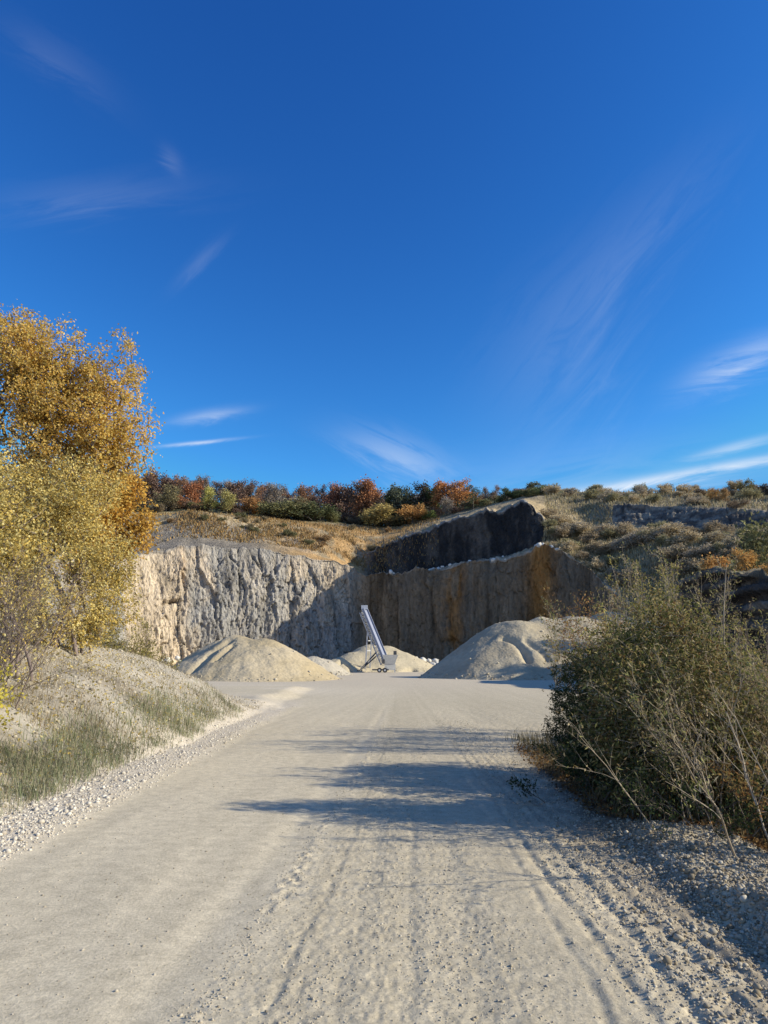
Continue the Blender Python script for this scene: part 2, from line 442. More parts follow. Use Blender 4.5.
hill = fbm(G[..., 0] * .06, G[..., 1] * .06, 4, 67) * 1.1 + .45 * fbm(G[..., 0] * .3, G[..., 1] * .3, 4, 68)
dz = grassA * hill * sst(1.0, 1.5, B)
d = (d - .5) * rockA * sst(0, .3, B * 3)
G = G + Nn * (-d)[..., None] * -1.0
# irregular lips
lipw = np.exp(-((B - 1.0) / .12) ** 2); topw = np.exp(-((B - 3.0) / .25) ** 2) * sst(355, 375, P) * (1 - sst(552, 568, P))
G[..., 2] += dz + lipw * (1.1 * fbm(S * .16, S * 0, 4, 69) + .25 * vn(S * .9, S * 0, None, 70)) + topw * (1.1 * fbm(S * .2, S * 0 + 4, 4, 71) + .5 * vn(S * 1.1, S * 0, None, 73))
# lumps of rubble on the bench rim
rub = np.exp(-((B - 1.25) / .45) ** 2) * sst(360, 380, P)
G[..., 2] += rub * (np.clip(.9 * fbm(S * .2, B * 2, 2, 72), -.3, .8) + .9 * (cells(S * .8, B * 5, 430)[2] - .45) * sst(-.2, .3, fbm(S * .3, S * 0, 3, 75)) + .25 * vn(S * 2.5, B * 12, None, 76))

grey = np.array((.29, .275, .25)); tan = np.array((.52, .42, .30)); orange = np.array((.50, .29, .11)); dk = np.array((.13, .125, .12)); pk = np.array((.37, .325, .265))
n_a = fbm(Sw * .09, Z * .05, 4, 80); n_b = fbm(Sw * .45, Z * .1, 4, 81); n_c = fbm(Sw * 1.4, Z * .5, 3, 82)
col = mixc(grey, pk, sst(-.2, .5, n_a + .3 * n_b))
tanw = sst(0, .5, n_a * .5 + .95 - np.abs(P - 150) / 42.0) + .75 * sst(.1, .4, fbm(Sw * .12, Z * .08, 3, 83) - .1) * left
tanw = np.clip(tanw + .9 * np.exp(-((P - 338) / 16) ** 2) * sst(.45, .8, B), 0, 1) * (1 - sst(.97, 1.0, B))
col = col + (tan * (1 + .25 * n_b)[..., None] - col) * tanw[..., None] * .85
orw = np.exp(-((P - 456) / 13) ** 2) * sst(-.3, .3, n_b) + .9 * np.exp(-((P - 541) / 14) ** 2) + .3 * np.exp(-((P - 186) / 9) ** 2) * sst(-.2, .3, n_b)
col = col + (orange - col) * np.clip(1.2 * orw * (1 - sst(.97, 1.02, B)), 0, .9)[..., None]
col = col + (dk - col) * np.clip(sst(.1, .5, n_b + n_c * .6 - .25) * .65, 0, 1)[..., None]
col = col * (1 + .22 * fbm(Sw * 1.5, Z * .3, 4, 78) * cliff)[..., None]
col = col * (1 - .38 * (1 - sst(0, .07, e2)) * cliff - .25 * (1 - sst(0, .04, e1)) * sst(.0, .5, vn(Sw * .35, Z * .15, None, 79)) * cliff)[..., None] * (1 + .22 * (r2 - .5) + .16 * (r3 - .5))[..., None]
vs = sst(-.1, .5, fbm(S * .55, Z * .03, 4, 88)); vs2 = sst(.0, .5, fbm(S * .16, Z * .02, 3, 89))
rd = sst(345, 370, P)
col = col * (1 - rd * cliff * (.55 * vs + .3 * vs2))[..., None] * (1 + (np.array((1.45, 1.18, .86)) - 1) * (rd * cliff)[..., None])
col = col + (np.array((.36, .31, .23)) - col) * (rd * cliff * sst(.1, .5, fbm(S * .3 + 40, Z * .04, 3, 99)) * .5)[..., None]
col = col * (1 - .52 * rd * (1 - sst(.97, 1.02, B)))[..., None]  # shade of the right face painted darker into its rock colour
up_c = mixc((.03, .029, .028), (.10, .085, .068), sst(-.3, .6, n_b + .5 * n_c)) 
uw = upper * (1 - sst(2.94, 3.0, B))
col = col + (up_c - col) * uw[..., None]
sp_c = mixc((.10, .09, .08), (.27, .24, .19), sst(-.3, .5, fbm(S * .4, Z * 1.5, 4, 85)))
col = col + (sp_c - col) * stepf[..., None]
# vegetated and bare ground above the faces
nx, ny = G[..., 0], G[..., 1]
g1 = fbm(nx * .05, ny * .05, 4, 86); g2 = fbm(nx * .25, ny * .25, 4, 87)
gc = mixc((.24, .20, .135), (.40, .31, .18), sst(-.4, .4, g1 + .5 * g2))
gc = gc + (np.array((.42, .25, .10)) - gc) * (sst(225, 330, P) * (1 - sst(400, 440, P)) * sst(-.3, .3, g2 + .2) * .75 * (1 - sst(4.2, 5.2, B)))[..., None]
gc = gc + (np.array((.19, .17, .145)) - gc) * ((1 - sst(240, 300, P)) * (1 - sst(2.6, 3.05, B)) * .9)[..., None]
gc = gc + (np.array((.22, .215, .205)) - gc) * (np.exp(-((P - 300) / 16) ** 2 - ((B - 2.4) / .35) ** 2) * .9)[..., None]
gc = gc + (np.array((.66, .58, .45)) - gc) * np.clip(np.exp(-((P - 251) / 7) ** 2 - ((B - 2.75) / .15) ** 2) * 1.5, 0, 1)[..., None]
gc = gc + (np.array((.10, .12, .05)) - gc) * (sst(5.0, 5.8, B) * (1 - sst(560, 600, P)) * .8)[..., None]
gc = gc + (np.array((.075, .07, .065)) - gc) * (np.exp(-((P - 188) / 14) ** 2) * sst(2.5, 2.8, B) * (1 - sst(3.6, 4.2, B)))[..., None]
gc = gc + (np.array((.55, .48, .36)) - gc) * (rub * sst(-.2, .2, fbm(S * .5, B * 3, 3, 89)) * .8)[..., None]
gc = gc + (np.array((.30, .25, .165)) - gc) * (sst(550, 600, P) * sst(-.2, .4, g2) * .6)[..., None]
gw = (1 - np.clip(cliff + upper + stepf, 0, 1)) * sst(1.0, 1.1, B)
col = col + (gc - col) * gw[..., None]
col = np.clip(col, .01, .9)
M_cliff = rock_mat('quarry_rock', 1.6, .9, dist=.45, tint=.33, vstretch=.45)
M_hill = rock_mat('hillside_soil', 1.4, .8, dist=.35, tint=.4)
k1 = rows[0] + 8
def strip(name, a, b, m, lab):
    g = G[a:b]
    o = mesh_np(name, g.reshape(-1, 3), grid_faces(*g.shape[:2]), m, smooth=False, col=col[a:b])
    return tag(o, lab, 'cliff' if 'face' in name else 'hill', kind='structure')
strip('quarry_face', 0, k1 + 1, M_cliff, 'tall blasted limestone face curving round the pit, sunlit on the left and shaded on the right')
ka = rows[0] + rows[1]; kb = ka + rows[2] + 4
strip('hillside', k1, G.shape[0], M_hill, 'terraced slopes above the quarry face with dry grass and a dark upper bench')

def hill_point(px, b, rng=None):
    """real point on the lofted hillside for column px and band b"""
    i = int(np.clip(np.searchsorted(B[:, 0], b), 0, G.shape[0] - 1)); j = int(np.clip(np.searchsorted(P[0], px), 0, ncol - 1))
    return G[i, j].copy()

def project(p):
    x, y, z = p[0], p[1], p[2] - CAM_H
    d_ = y * ct + z * st; v = -y * st + z * ct
    return 384 + F * x / d_, 512 - F * v / d_

# shaded rock bench at the right, nearer
bp = np.array([676, 684, 700, 730, 768, 850, 1000], float)
bY = [62, 60, 56, 49, 41, 33, 24]; by = [640, 584, 569, 572, 577, 577, 572]
bl = np.array([at(p, y, Y) for p, y, Y in zip(bp, by, bY)])
bf = bl.copy(); bf[:, 2] = -1.0; bf[:, 0] -= 1.6
bb_ = bl.copy(); bb_[:, 0] += 9; bb_[:, 1] += 8; bb_[:, 2] += .3
bb2 = bb_.copy(); bb2[:, 0] += 22; bb2[:, 1] += 8; bb2[:, 2] += 1.0
g, b_, p_, r_ = loft(bp, [bf, bl, bb_, bb2], 420, [90, 30, 20])
nn = normals(g); ss = np.broadcast_to(np.concatenate([[0], np.cumsum(np.linalg.norm(np.diff(r_[1][:, :2], axis=0), axis=1))])[None], g.shape[:2])
zz = g[..., 2]
fa = 1 - sst(.97, 1.03, b_)
ledge = np.abs(((zz * .85 + .25 * fbm(ss * .1, zz * .2, 3, 90)) % 1.0) - .5) * 2
dd = (.7 * (ledge > .55) + .4 * ridged(ss * .5, zz * .8, 4, 91) + .5 * fbm(ss * .15, zz * .2, 3, 92)) * fa
g = g + nn * dd[..., None]
g[..., 2] += (1 - fa) * .35 * fbm(g[..., 0] * .5, g[..., 1] * .5, 4, 93)
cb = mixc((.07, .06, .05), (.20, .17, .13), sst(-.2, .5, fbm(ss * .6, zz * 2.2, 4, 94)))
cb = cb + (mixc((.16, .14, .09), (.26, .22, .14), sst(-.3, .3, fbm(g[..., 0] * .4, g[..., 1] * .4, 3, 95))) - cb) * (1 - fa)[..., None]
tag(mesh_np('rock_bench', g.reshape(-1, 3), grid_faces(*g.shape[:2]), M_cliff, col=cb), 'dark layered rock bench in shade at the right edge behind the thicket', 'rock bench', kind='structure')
BENCH = (g, b_, p_)

# ------------------------------------------------------------------ stones
def ico():
    t = (1 + 5 ** .5) / 2
    v = np.array([(-1, t, 0), (1, t, 0), (-1, -t, 0), (1, -t, 0), (0, -1, t), (0, 1, t), (0, -1, -t), (0, 1, -t), (t, 0, -1), (t, 0, 1), (-t, 0, -1), (-t, 0, 1)], float)
    v /= np.linalg.norm(v[0])
    f = np.array([(0, 11, 5), (0, 5, 1), (0, 1, 7), (0, 7, 10), (0, 10, 11), (1, 5, 9), (5, 11, 4), (11, 10, 2), (10, 7, 6), (7, 1, 8), (3, 9, 4), (3, 4, 2), (3, 2, 6), (3, 6, 8), (3, 8, 9), (4, 9, 5), (2, 4, 11), (6, 2, 10), (8, 6, 7), (9, 8, 1)])
    return v, f
IV, IF = ico()
def stones(name, pos, size, mat, label, rng):
    n = len(pos)
    v = IV[None] * rng.uniform(.72, 1.15, (n, 12, 1))
    v = v * rng.uniform(.6, 1.1, (n, 1, 3)) * np.array((1, 1, .75))
    a = rng.uniform(0, 6.28, n); ca, sa = np.cos(a)[:, None], np.sin(a)[:, None]
    x = v[..., 0] * ca - v[..., 1] * sa; y = v[..., 0] * sa + v[..., 1] * ca
    v = np.stack([x, y, v[..., 2]], -1) * size[:, None, None] + pos[:, None, :]
    f = (IF[None] + (np.arange(n) * 12)[:, None, None]).reshape(-1, 3)
    o = mesh_np(name, v.reshape(-1, 3), f, mat)
    return tag(o, label, 'gravel', kind='stuff')

M_peb = stone_mat('pebble', [(.26, .22, .16), (.38, .33, .24), (.46, .40, .30), (.54, .48, .37), (.33, .30, .25)])
M_ridge = stone_mat('ridge_stone', [(.20, .16, .10), (.34, .28, .19), (.46, .40, .30), (.15, .12, .08), (.56, .50, .39)])
M_pale = stone_mat('pale_stone', [(.36, .31, .24), (.50, .44, .35), (.60, .54, .44), (.68, .63, .53), (.43, .38, .31)])

# ------------------------------------------------------------------ heaps of aggregate
M_heap = rock_mat('heap_gravel', 2.4, .5, dist=.12, tint=.14)
def heap(name, label, cones, colr, scars=(), pad=1.5, res=.12, seed=0, group=None, col2=None, rough=1.0):
    """cones: (x, y, height, repose slope). a real mound of loose stone"""
    x0 = min(c[0] - c[2] / c[3] for c in cones) - pad; x1 = max(c[0] + c[2] / c[3] for c in cones) + pad
    y0 = min(c[1] - c[2] / c[3] for c in cones) - pad; y1 = max(c[1] + c[2] / c[3] for c in cones) + pad
    ox, oy = (x0 + x1) / 2, (y0 + y1) / 2
    nx_ = int((x1 - x0) / res); ny_ = int((y1 - y0) / res)
    X, Y = np.meshgrid(np.linspace(x0, x1, nx_), np.linspace(y0, y1, ny_))
    h = None
    for cx, cy, ch, sl in cones:
        wx = X + .5 * fbm(X * .25, Y * .25, 3, seed + 5); wy = Y + .5 * fbm(X * .25, Y * .25, 3, seed + 6)
        dist = np.sqrt((wx - cx) ** 2 + (wy - cy) ** 2 + .35 * ch ** 2 * .25)
        hh = ch + .3 * ch * sl * .5 - dist * sl
        h = hh if h is None else np.where(np.abs(h - hh) < .8, np.maximum(h, hh) + (.8 - np.abs(h - hh)) ** 2 / 3.2, np.maximum(h, hh))
    ang = np.arctan2(Y - oy, X - ox)
    h = h + rough * (.22 * fbm(X * .35, Y * .35, 4, seed) + -.0 + .04 * ridged(ang * 9, np.hypot(X - ox, Y - oy) * .15, 3, seed + 2) + .05 * fbm(X * 2.2, Y * 2.2, 3, seed + 3))
    for (pts, dep, w) in scars:
        dm = np.full(X.shape, 1e9)
        for (a, b) in zip(pts[:-1], pts[1:]):
            a = np.array(a); b = np.array(b); ab = b - a
            t = np.clip(((X - a[0]) * ab[0] + (Y - a[1]) * ab[1]) / (ab @ ab), 0, 1)
            dm = np.minimum(dm, np.hypot(X - a[0] - t * ab[0], Y - a[1] - t * ab[1]))
        h = h - dep * np.exp(-(dm / w) ** 2)
    h = np.maximum(h, -.25)
    c = np.ones(X.shape + (3,)) * np.array(colr)
    if col2 is not None:
        t = sst(-.25, .35, fbm(X * .35, Y * .25 + h * .2, 4, seed + 9))
        c = c + (np.array(col2) - c) * t[..., None]
    c = c * (1 + .08 * fbm(X * 1.5, Y * 1.5, 3, seed + 8))[..., None]
    rg_ = np.random.default_rng(seed); pr = np.where((h > -.12) & (h < .5), .05, .003) * (h > -.2) * (res / .12) ** 2
    m_ = rg_.random(h.shape) < pr
    ps = np.stack([X[m_], Y[m_], np.maximum(h[m_], 0) + .03], 1)
    stones('heap_stones', ps, np.clip(rg_.lognormal(math.log(.09), .4, len(ps)), .04, .2), M_peb, 'coarse stones rolled down to the foot of the ' + label, rg_)
    o = mesh_np(name, np.stack([X - ox, Y - oy, h], -1).reshape(-1, 3), grid_faces(ny_, nx_), M_heap, smooth=True, col=c)
    o.location = (ox, oy, 0)
    return tag(o, label, 'gravel heap', group)

def g0(px, Y): return (px - 384) / 699 * Y
# left heap
heap('gravel_heap', 'large tan heap of fine gravel below the sunlit left cliff', [(g0(236, 67), 67, 4.5, .66), (g0(262, 66), 66, 4.2, .62), (g0(222, 70), 70, 4.1, .68), (g0(285, 67), 67, 2.5, .6)],
     (.42, .34, .21), scars=[([(g0(222, 63), 65.5), (g0(205, 62), 64), (g0(192, 61), 61.8)], .45, .45), ([(g0(228, 63), 64.5), (g0(212, 61), 62.5)], .3, .3)], seed=100, col2=(.47, .39, .26))
heap('gravel_heap', 'small low grey heap just right of the large tan heap', [(g0(314, 88), 88, 2.6, .62), (g0(322, 90), 90, 2.2, .6)], (.45, .40, .31), seed=120)
arcA = [(g0(327, 108), 107), (g0(334, 109), 110), (g0(342, 110), 111.5), (g0(350, 109), 110.5), (g0(357, 108), 107.5)]
arcB = [(g0(322, 106), 105.5), (g0(330, 107), 106), (g0(338, 106), 104)]
heap('gravel_heap', 'pale broad heap behind the inclined conveyor', [(g0(371, 122), 122, 5.0, .6), (g0(388, 123), 123, 4.8, .6), (g0(352, 119), 119, 3.6, .58), (g0(407, 122), 122, 3.4, .6), (g0(338, 113), 113, 2.6, .6)],
     (.48, .41, .28), scars=[(arcA, .7, .35), (arcB, .5, .3), ([(g0(401, 112), 113), (g0(408, 112), 115), (g0(414, 112), 116)], .9, .5)], seed=130, rough=.6)
heap('gravel_heap', 'tallest grey heap with slumped scars, at the right', [(g0(508, 76), 76, 6.6, .74), (g0(520, 74), 74, 6.7, .7), (g0(545, 76), 76, 7.1, .7), (g0(575, 76), 76, 7.4, .72), (g0(610, 78), 78, 7.9, .72), (g0(650, 80), 80, 7.0, .7)],
     (.38, .32, .22), scars=[([(g0(508, 69), 70.5), (g0(518, 69), 69.5), (g0(524, 68), 68), (g0(527, 67), 66.5)], .55, .4), ([(g0(528, 69), 69.5), (g0(540, 68), 68), (g0(547, 67), 66.8)], .4, .35)], seed=140, col2=(.44, .375, .26))

def scatter(n, x0, x1, y0, y1, dens, rng, geo=True):
    Y = y0 * (y1 / y0) ** rng.random(n) if geo else rng.uniform(y0, y1, n)
    X = rng.uniform(x0, x1, n)
    keep = rng.random(n) < dens(X, Y)
    return X[keep], Y[keep]

rng = np.random.default_rng(3)
def d_road(X, Y):
    u = track_u(X, Y)
    cl = .5 + .5 * vn(X * 3, Y * 1.5, None, 200)
    return np.clip(.04 + .8 * np.exp(-((u + .87) / .09) ** 2) + .45 * sst(-.9, -.5, u) * (1 - sst(.7, .95, u)) * cl + .8 * sst(1.05, 1.5, u) * (.4 + .6 * cl), 0, 1)
X, Y = scatter(130000, -3.0, 2.3, 2.6, 20, d_road, rng)
sz = np.clip(rng.lognormal(math.log(.0044), .42, len(X)), .002, .013) * (1 + .35 * (track_u(X, Y) > 1.2))
stones('road_gravel', np.stack([X, Y, ground_h(X, Y) + sz * .2], 1), sz, M_peb, 'loose small stones strewn over the haul road', rng)
def d_sh(X, Y): return np.clip((1 - sst(-3.35, -2.95, X)) * (1 - sst(4.1, 4.6, -X)) * (1.0 - Y * .035), 0, .8)
X, Y = scatter(60000, -5.2, -2.8, 4.0, 26, d_sh, rng)
sz = np.clip(rng.lognormal(math.log(.0082), .55, len(X)), .003, .045)
stones('shoulder_gravel', np.stack([X, Y, ground_h(X, Y) + sz * .25], 1), sz, M_pale, 'white crushed stone along the left road shoulder', rng)
def d_bk(X, Y): return np.clip(.25 + .5 * sst(9, 14, Y), 0, 1)
X, Y = scatter(36000, -9.5, -4.2, 7, 25, d_bk, rng, False)
sz = np.clip(rng.lognormal(math.log(.014), .5, len(X)), .006, .07)
stones('bank_gravel', np.stack([X, Y, ground_h(X, Y) + sz * .2], 1), sz, M_peb, 'loose grey gravel covering the left bank', rng)
def d_rb(X, Y):
    return np.clip(sst(2.0, 2.15, X) * (1 - sst(2.9, 3.3, X)) * 1.1 + .10 * (X < 2.3), 0, 1) * (1 - sst(6.5, 8, Y) * .93)
X, Y = scatter(52000, 1.5, 3.4, 2.8, 12, d_rb, rng)
sz = np.clip(rng.lognormal(math.log(.0085), .5, len(X)), .004, .035)
stones('ridge_gravel', np.stack([X, Y, ground_h(X, Y) + sz * .3], 1), sz, M_ridge, 'coarse pale stones heaped in a low ridge at the right road edge', rng)

# limestone blocks, each its own object
M_block = plain_mat('limestone_block', (.66, .62, .54), .9, var=.2, scale=1.5, bump=.4)
def block_proto(seed):
    r = np.random.default_rng(seed)
    v = IV * r.uniform(.8, 1.15, (12, 1)) * r.uniform(.7, 1.15, 3)
    o = mesh_np('limestone_block', v, IF, M_block)
    return o
protos = [block_proto(300 + k) for k in range(5)]
used = set()
def place_block(k, loc, s_, r, label, group):
    p = protos[k]
    o = p if k not in used else p.copy()
    if k in used: C.objects.link(o)
    used.add(k)
    o.location = [float(v) for v in loc]; o.scale = (s_, s_ * .9, s_ * .8); o.rotation_euler = (r * .3, r * .2, r)
    tag(o, label, 'rock', group)
rg = random.Random(5)
for k in range(46):
    px = rg.uniform(409, 452); Y = rg.uniform(127, 133); s_ = rg.uniform(.35, .85); lay = rg.choice((0, 0, 1, 1, 2))
    place_block(k % 5, (g0(px, Y), Y + lay * .5, .3 + lay * .75 + (2.3 if Y > 0 else 0) * 0), s_, rg.uniform(0, 6), 'white block in the loose row under the shaded cliff, right of the conveyor', 'white blocks at the foot of the shaded cliff')
for k in range(30):
    px = rg.uniform(160, 216); Y = rg.uniform(136, 144); s_ = rg.uniform(.4, .95)
    place_block(k % 5, (g0(px, Y), Y, rg.uniform(.4, 2.4)), s_, rg.uniform(0, 6), 'pale fallen block under the sunlit cliff, left of the large tan heap', 'pale fallen blocks under the sunlit cliff')

M_hb = M_block
for k in range(34):
    px = rg.choice((rg.uniform(380, 540), rg.uniform(536, 562), rg.uniform(425, 450)))
    p = hill_point(px, rg.uniform(1.02, 1.5)); s_ = rg.uniform(.25, .85) * (1.3 if px > 536 else 1)
    place_block(k % 5, p + (0, 0, s_ * .2), s_, rg.uniform(0, 6), 'pale block lying on the rim between the shaded lower cliff and the dark upper bench', 'pale blocks on the rim of the shaded cliff')

# ------------------------------------------------------------------ inclined conveyor
M_steel = plain_mat('galvanised_steel', (.55, .56, .58), .5, .3, var=.15)
M_belt = plain_mat('belt_cover', (.33, .35, .42), .6, 0, var=.12)
M_black = plain_mat('black_rubber', (.03, .03, .03), .8)
M_white = plain_mat('hopper_paint', (.62, .60, .54), .6, var=.12)
M_dark = plain_mat('dark_steel', (.10, .10, .10), .6, .2)
base = np.array([g0(383, 110), 110, 0.0])
E = empty('conveyor', base, 'tall inclined belt conveyor with lattice boom and hopper before the pale heap', 'conveyor')
A = np.array([.4, -.5, 1.7]); Bt = np.array([-3.15, 5.0, 10.2])
dr = (Bt - A) / np.linalg.norm(Bt - A)
side = np.cross(dr, (0, 0, 1)); side /= np.linalg.norm(side); upv = np.cross(side, dr)
boom = MB(); w = .42; dep = .9
Lb = np.linalg.norm(Bt - A); nb = 14
for sx in (-1, 1):
    for uz in (0, -dep):
        boom.bar(A + side * sx * w + upv * uz, Bt + side * sx * w + upv * uz, .13)
    for k in range(nb):
        a = A + dr * Lb * k / nb; b = A + dr * Lb * (k + 1) / nb
        boom.bar(a + side * sx * w, a + side * sx * w - upv * dep, .08)
        boom.bar(a + side * sx * w - upv * dep, b + side * sx * w, .08)
for k in range(nb + 1):
    a = A + dr * Lb * k / nb
    boom.bar(a - side * w - upv * dep, a + side * w - upv * dep, .07)
boom.build('lattice_boom', M_steel, E)
bm_ = MB(); bm_.bar(A + upv * .22, Bt + upv * .22, .62, .10)
bm_.build('belt', M_belt, E)
ck = MB()
for sx in (-1, 1):
    ck.bar(A + side * sx * .38 + upv * .3, Bt + side * sx * .38 + upv * .3, .05, .34)
ck.build('side_plate', M_belt, E)
for k in range(1, nb * 2):
    a = A + dr * Lb * k / (nb * 2) - upv * .05
    ro = MB(); ro.cyl(a - side * w * .9, a + side * w * .9, .07, 8); ro.build('roller', M_dark, E)
hd = MB(); hd.box(Bt + dr * .2 + upv * .25, (1.05, .7, .7)); hd.build('head_box', M_steel, E)
dm = MB(); dm.cyl(Bt + dr * .35 - side * .56 - upv * .2, Bt + dr * .35 + side * .56 - upv * .2, .3); dm.build('head_drum', M_black, E)
lg = A + dr * Lb * .62
for sx in (-1, 1):
    leg = MB(); p0 = lg + side * sx * w - upv * dep; p1 = np.array([p0[0] - .35, p0[1] + .4, 0]); leg.bar(p0, p1, .2)
    leg.build('leg', M_steel, E)
for z in (1.6, 3.4, 5.0):
    q = [(lg + side * sx * w - upv * dep) for sx in (-1, 1)]
    q = [np.array([v[0] - .35 * (1 - z / v[2]), v[1] + .4 * (1 - z / v[2]), z]) for v in q]
    cr = MB(); cr.bar(q[0], q[1], .14); cr.build('crossbar', M_steel, E)
for sx in (-1, 1):
    st_b = MB(); st_b.bar(A + dr * 2.4 + side * sx * w - upv * dep, (-3.6, -1.3 + sx * .6, .3), .16)
    st_b.build('stay', M_dark, E)
ax = MB(); ax.bar((-3.9, -1.9, .3), (-3.3, -.7, .3), .2); ax.build('foot_beam', M_dark, E)
hp = MB()
tpz, btz = 2.7, 1.1
def frus(mb, c, w0, d0, z0, w1, d1, z1, t=.06):
    v = []
    for (w_, d_, z_) in ((w0, d0, z0), (w1, d1, z1), (w1 - t, d1 - t, z1), (w0 - t, d0 - t, z0)):
        v += [(c[0] - w_, c[1] - d_, z_), (c[0] + w_, c[1] - d_, z_), (c[0] + w_, c[1] + d_, z_), (c[0] - w_, c[1] + d_, z_)]
    f = []
    for r in range(3):
        for k in range(4): f.append((r * 4 + k, r * 4 + (k + 1) % 4, r * 4 + 4 + (k + 1) % 4, r * 4 + 4 + k))
    mb.add(v, f)
frus(hp, (1.1, -.6), .75, .7, 1.3, 1.25, 1.0, 2.7); hp.build('hopper', M_white, E)
cb2 = MB(); cb2.box((1.1, -.6, .85), (1.7, 1.3, .95)); cb2.build('feeder_box', M_white, E)
for sx in (.35, 1.85):
    for ly in (-1.2, 0):
        lgx = MB(); lgx.bar((sx, ly, .5), (sx, ly, 0), .14); lgx.build('leg', M_steel, E)
mo = MB(); mo.box((.05, -1.35, 1.7), (.45, .5, .6)); mo.cyl((.05, -1.9, 1.5), (.05, -1.6, 1.5), .2); mo.build('drive_motor', M_dark, E)
ch = MB(); ch.box((-.4, -1.3, .42), (2.6, .2, .2)); ch.box((-.4, -.1, .42), (2.6, .2, .2)); ch.build('chassis', M_dark, E)
for wx in (-.55, .3):
    for wy in (-1.45, .05):
        wh = MB(); wh.cyl((wx, wy - .13, .36), (wx, wy + .13, .36), .36, 20)
        wo = wh.build('wheel', M_black, E)
        rm = MB(); rm.cyl((wx, wy - .15, .36), (wx, wy + .15, .36), .16, 14); rm.build('rim', M_steel, wo)
# small control box on top of the feeder side
bx = MB(); bx.box((1.9, -.2, 3.0), (.5, .4, .6)); bx.build('control_box', M_dark, E)

# ------------------------------------------------------------------ plants
class Tubes:
    def __init__(s): s.v = []; s.f = []; s.n = 0
    def add(s, pts, rad, k=4):
        pts = np.asarray(pts); n = len(pts)
        t = np.gradient(pts, axis=0); t /= np.linalg.norm(t, axis=1, keepdims=True) + 1e-9
        ref = np.array((.31, .17, .93)) if abs(t[0][2]) < .9 else np.array((1., .1, .05))
        x = np.cross(t, ref); x /= np.linalg.norm(x, axis=1, keepdims=True) + 1e-9
        y = np.cross(t, x)
        a = np.arange(k) * 2 * math.pi / k
        ring = pts[:, None, :] + (x[:, None, :] * np.cos(a)[None, :, None] + y[:, None, :] * np.sin(a)[None, :, None]) * np.asarray(rad)[:, None, None]
        s.v.append(ring.reshape(-1, 3))
        i = np.arange(n - 1)[:, None] * k + np.arange(k)[None]; j = np.arange(n - 1)[:, None] * k + (np.arange(k)[None] + 1) % k
        s.f.append(np.stack([i, j, j + k, i + k], -1).reshape(-1, 4) + s.n)
        s.n += n * k
    def build(s, name, mat, parent):
        return mesh_np(name, np.concatenate(s.v), np.concatenate(s.f), mat, parent, smooth=True)

def leaves(name, pos, dirs, length, width, mat, parent, rng, droop=.3, fold=True):
    """each leaf a small pointed blade of four corners"""
    n = len(pos)
    d = dirs + rng.normal(0, .75, (n, 3)); d[:, 2] -= droop; d /= np.linalg.norm(d, axis=1, keepdims=True) + 1e-9
    r = rng.normal(0, 1, (n, 3)); sd = np.cross(d, r); sd /= np.linalg.norm(sd, axis=1, keepdims=True) + 1e-9
    nn_ = np.cross(d, sd)
    L = length * rng.uniform(.6, 1.25, (n, 1)); W = width * rng.uniform(.7, 1.2, (n, 1))
    a = pos; b = pos + d * L * .5 + sd * W * .5 + nn_ * W * .15; c = pos + d * L + nn_ * L * -.1; e = pos + d * L * .5 - sd * W * .5 + nn_ * W * .15
    V = np.stack([a, b, c, e], 1).reshape(-1, 3)
    Fq = np.arange(n * 4).reshape(n, 4)
    return mesh_np(name, V, Fq, mat, parent)

def grow(tb, rng, p, d, L, r, lev, spec, tips):
    sp = spec[lev]
    n = sp.get('n', 6); pts = [p.copy()]; dirs = [d.copy()]
    q = p.copy(); dd_ = d.copy()
    for k in range(n):
        dd_ = dd_ + rng.normal(0, sp.get('wig', .12), 3) + np.array((sp.get('wx', 0), 0, sp.get('up', .05)))
        dd_ /= np.linalg.norm(dd_)
        q = q + dd_ * L / n; pts.append(q.copy()); dirs.append(dd_.copy())
    pts = np.array(pts); rad = r * np.linspace(1, sp.get('tap', .35), n + 1)
    if r > sp.get('minr', 0): tb.add(pts, rad, sp.get('k', 4))
    if lev + 1 < len(spec):
        nx_ = spec[lev + 1]; cnt = nx_['c'] if not isinstance(nx_['c'], tuple) else rng.integers(*nx_['c'])
        for m in range(cnt):
            t = nx_.get('t0', .3) + (1 - nx_.get('t0', .3)) * (m + rng.random()) / cnt
            i = min(int(t * n), n - 1); f = t * n - i
            pp = pts[i] * (1 - f) + pts[i + 1] * f; dv = dirs[i + 1]
            o = rng.normal(0, 1, 3); o -= dv * (o @ dv); o /= np.linalg.norm(o) + 1e-9
            an = nx_.get('ang', .7) * rng.uniform(.7, 1.2)
            nd = dv * math.cos(an) + o * math.sin(an)
            grow(tb, rng, pp, nd, L * nx_.get('len', .5) * (1.15 - .5 * t) * rng.uniform(.75, 1.2), max(rad[i] * nx_.get('rr', .5), sp.get('rmin', .001)), lev + 1, spec, tips)
    if sp.get('leaf', 0):
        m = sp['leaf']; t = rng.uniform(sp.get('l0', .2), 1, m) * n
        i = np.minimum(t.astype(int), n - 1); f = (t - i)[:, None]
        tips.append((pts[i] * (1 - f) + pts[i + 1] * f + rng.normal(0, sp.get('spread', .1), (m, 3)), np.array(dirs)[i + 1]))

